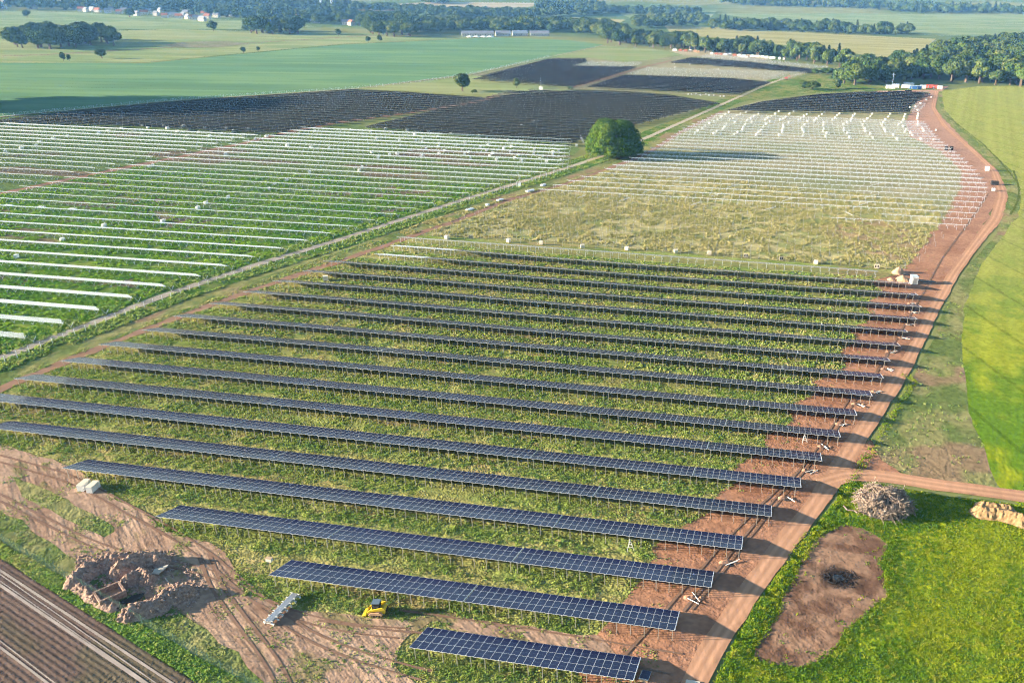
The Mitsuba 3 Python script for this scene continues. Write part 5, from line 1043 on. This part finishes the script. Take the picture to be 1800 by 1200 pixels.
c = at(951, 158); k = thing('weather_station', 'white mast with a cabinet left of the green tractor', 'weather station'); part(k, 'cabinet', MB().box((c[0], c[1], 1.2), (3., 2, 2.4)).ply('white_wrap')); part(k, 'mast', MB().bar((c[0], c[1], 0), (c[0], c[1], 10), .25).ply('steel_bright'))
c = at(1382, 140); k = thing('digger', 'small reddish digger beside the pale road bend', 'digger'); part(k, 'body', MB().box((c[0], c[1], 1.6), (3, 2.4, 1.6)).ply('red_paint')); part(k, 'arm', MB().bar((c[0] + 1, c[1], 2), (c[0] + 3, c[1], 4), .5).bar((c[0] + 3, c[1], 4), (c[0] + 4.4, c[1], 1.2), .4).ply('red_paint')); part(k, 'tracks', MB().box((c[0], c[1], .4), (3.2, 2.6, .8)).ply('rubber'))
# buildings
def house(name, x, y, w, d, h, rh, wall, roof, label, grp=None, rz=0., cat='house', wins=True):
    k = thing(name, label, cat, grp); Mx = place(x, y, float(hgt(x, y)), rz)
    part(k, 'wall', {**MB().box((0, 0, h / 2 - .5), (w, d, h + 1)).ply(wall), 'to_world': Mx})
    q = np.array([[-w / 2 - .4, -d / 2 - .5, h], [w / 2 + .4, -d / 2 - .5, h], [w / 2 + .4, d / 2 + .5, h], [-w / 2 - .4, d / 2 + .5, h], [-w / 2 - .4, 0, h + rh], [w / 2 + .4, 0, h + rh]]); f = [[0, 1, 5], [0, 5, 4], [2, 3, 4], [2, 4, 5], [1, 2, 5], [3, 0, 4], [0, 2, 1], [0, 3, 2]]
    part(k, 'roof', {**ply((q, np.array(f)), roof), 'to_world': Mx})
    if wins:
        for i in range(max(2, int(w / 4))): part(k, 'window', {**MB().box((-w / 2 + (i + .5) * w / max(2, int(w / 4)), -d / 2 - .02, h * .55), (1.3, .1, 1.4)).ply('window'), 'to_world': Mx})
    return k
for x0, x1, y_, m, lab in ((812, 868, 64, 'roof_grey', 'long grey-roofed barn at the far left of the farm'), (872, 897, 63.5, 'roof_grey', 'short dark-roofed barn in the middle of the farm'), (901, 927, 63, 'steel', 'barn with a pale roof'), (932, 965, 63.5, 'roof_grey', 'dark-roofed barn at the right of the farm')):
    a, b_ = at(x0, y_), at(x1, y_); w = np.linalg.norm(b_ - a); house('barn', *((a + b_) / 2), w, 18, 4.5, 4.0, 'render_wall', m, lab, None, math.atan2(*(b_ - a)[::-1]), 'barn')
for i, (px, py) in enumerate([(826, 66), (838, 66), (850, 66), (862, 66)]): c = at(px, py); k = thing('silage_bale', 'pale wrapped heap in front of the long barn', 'bale', 'pale heaps in front of the long barn'); scene[k] = MB().lump((*c, float(hgt(*c))), (6, 3, 2.6), i, 1, .15, True).ply('white_wrap')
c = at(1097, 75); house('house', *c, 16, 10, 5, 5, 'render_wall', 'roof_grey', 'grey roofed farmhouse in the trees right of the grain field', None, .3)
VH = [(143, 20), (152, 21), (163, 20), (172, 22), (190, 23), (196, 20), (210, 25), (219, 22), (241, 28), (254, 26), (262, 24), (275, 28), (290, 32), (299, 30), (307, 31), (315, 33), (323, 30), (331, 34), (340, 35), (347, 36), (356, 38), (365, 33), (381, 31), (402, 29), (418, 26), (433, 30), (471, 35), (520, 34), (533, 37), (544, 38), (552, 36), (556, 41), (609, 44), (618, 45), (637, 45), (60, 16), (360, 28), (327, 26), (282, 22)]
for i, (px, py) in enumerate(VH):
    c = at(px, py); r = i % 3; house('village_house', *c, R.uniform(10, 16), R.uniform(8, 11), 5.5, 5, 'render_wall', 'roof_red' if r == 0 else 'roof_grey', f'{"red" if r == 0 else "grey"} roofed white house of the village at upper left', f'{"red" if r == 0 else "grey"} roofed village houses', R.uniform(-.6, .6))
for px, py, h, lab in ((584, 18, 42, 'lattice power pylon above the village at right'), (565, 16, 36, 'smaller lattice power pylon left of another above the village'), (8, 16, 34, 'lattice power pylon at the upper left corner')):
    c = at(px, py); z = float(hgt(*c)); k = thing('power_pylon', lab, 'pylon'); b = MB()
    for sx, sy in ((-1, -1), (-1, 1), (1, -1), (1, 1)): b.bar((c[0] + sx * 3.5, c[1] + sy * 3.5, z), (c[0] + sx * .5, c[1] + sy * .5, z + h), .5)
    for t in np.linspace(.05, .9, 7):
        w = 3.5 - 3 * t; b.bar((c[0] - w, c[1] - w, z + h * t), (c[0] + w * .9, c[1] - w, z + h * (t + .1)), .3); b.bar((c[0] + w, c[1] - w, z + h * t), (c[0] - w * .9, c[1] - w, z + h * (t + .1)), .3)
    part(k, 'tower', b.ply('steel_bright'))
    for t, w in ((.72, 9), (.86, 7), (.98, 4)): part(k, 'cross_arm', MB().box((c[0], c[1], z + h * t), (w * 2, .7, .7)).ply('steel_bright'))

for px, py, lab in ((15, 362, 'leftmost of three flat pale plate stacks between left racks'), (73, 365, 'middle one of three flat pale plate stacks between left racks'), (128, 368.5, 'rightmost of three flat pale plate stacks between left racks')):
    c = at(px, py); b = MB(); [b.box((c[0] + jit(.05), c[1] + jit(.05), .18 + .09 * i), (3.0, 1.6, .07)) for i in range(4)]; b.box((c[0], c[1], .07), (2.6, 1.3, .12)); solo('plate_stack', b.ply('steel_bright'), lab, 'plate stack')
c = at(1127, 1196); k = thing('loose_modules', 'short stack of dark modules at the right end of the front row', 'modules')
for i in range(3): part(k, 'module', inst('module_unit', T().translate([float(c[0]) - .3 + .05 * i, float(c[1]) - .4, .75 + .08 * i]).rotate([0, 0, 1], -4).rotate([1, 0, 0], -12).scale([1.1, 1., 1.])))
part(k, 'trestle', MB().box((c[0] + .3, c[1] + .6, .25), (1.2, 1.6, .5)).ply('wood'))
c = at(1218, 1199); k = thing('cover_board', 'pale board lying on the soil at the bottom edge beside the road', 'board'); scene[k] = MB().box((c[0], c[1] - .3, .2), (1.9, .9, .08)).box((c[0], c[1] - .3, .1), (1.5, .5, .12)).ply('carton')
# ------------------------------------------------------------------ haze
zb, zt = LOW - 1., max(HIGH + 5., 255.)
solo('haze', {'type': 'cube', 'to_world': T().translate([0, 4750., (zb + zt) / 2]).scale([9700, 7750, (zt - zb) / 2]), 'bsdf': {'type': 'null'}, 'interior': {'type': 'ref', 'id': 'air'}}, 'thin bluish haze over the far fields', 'haze', None, 'stuff')
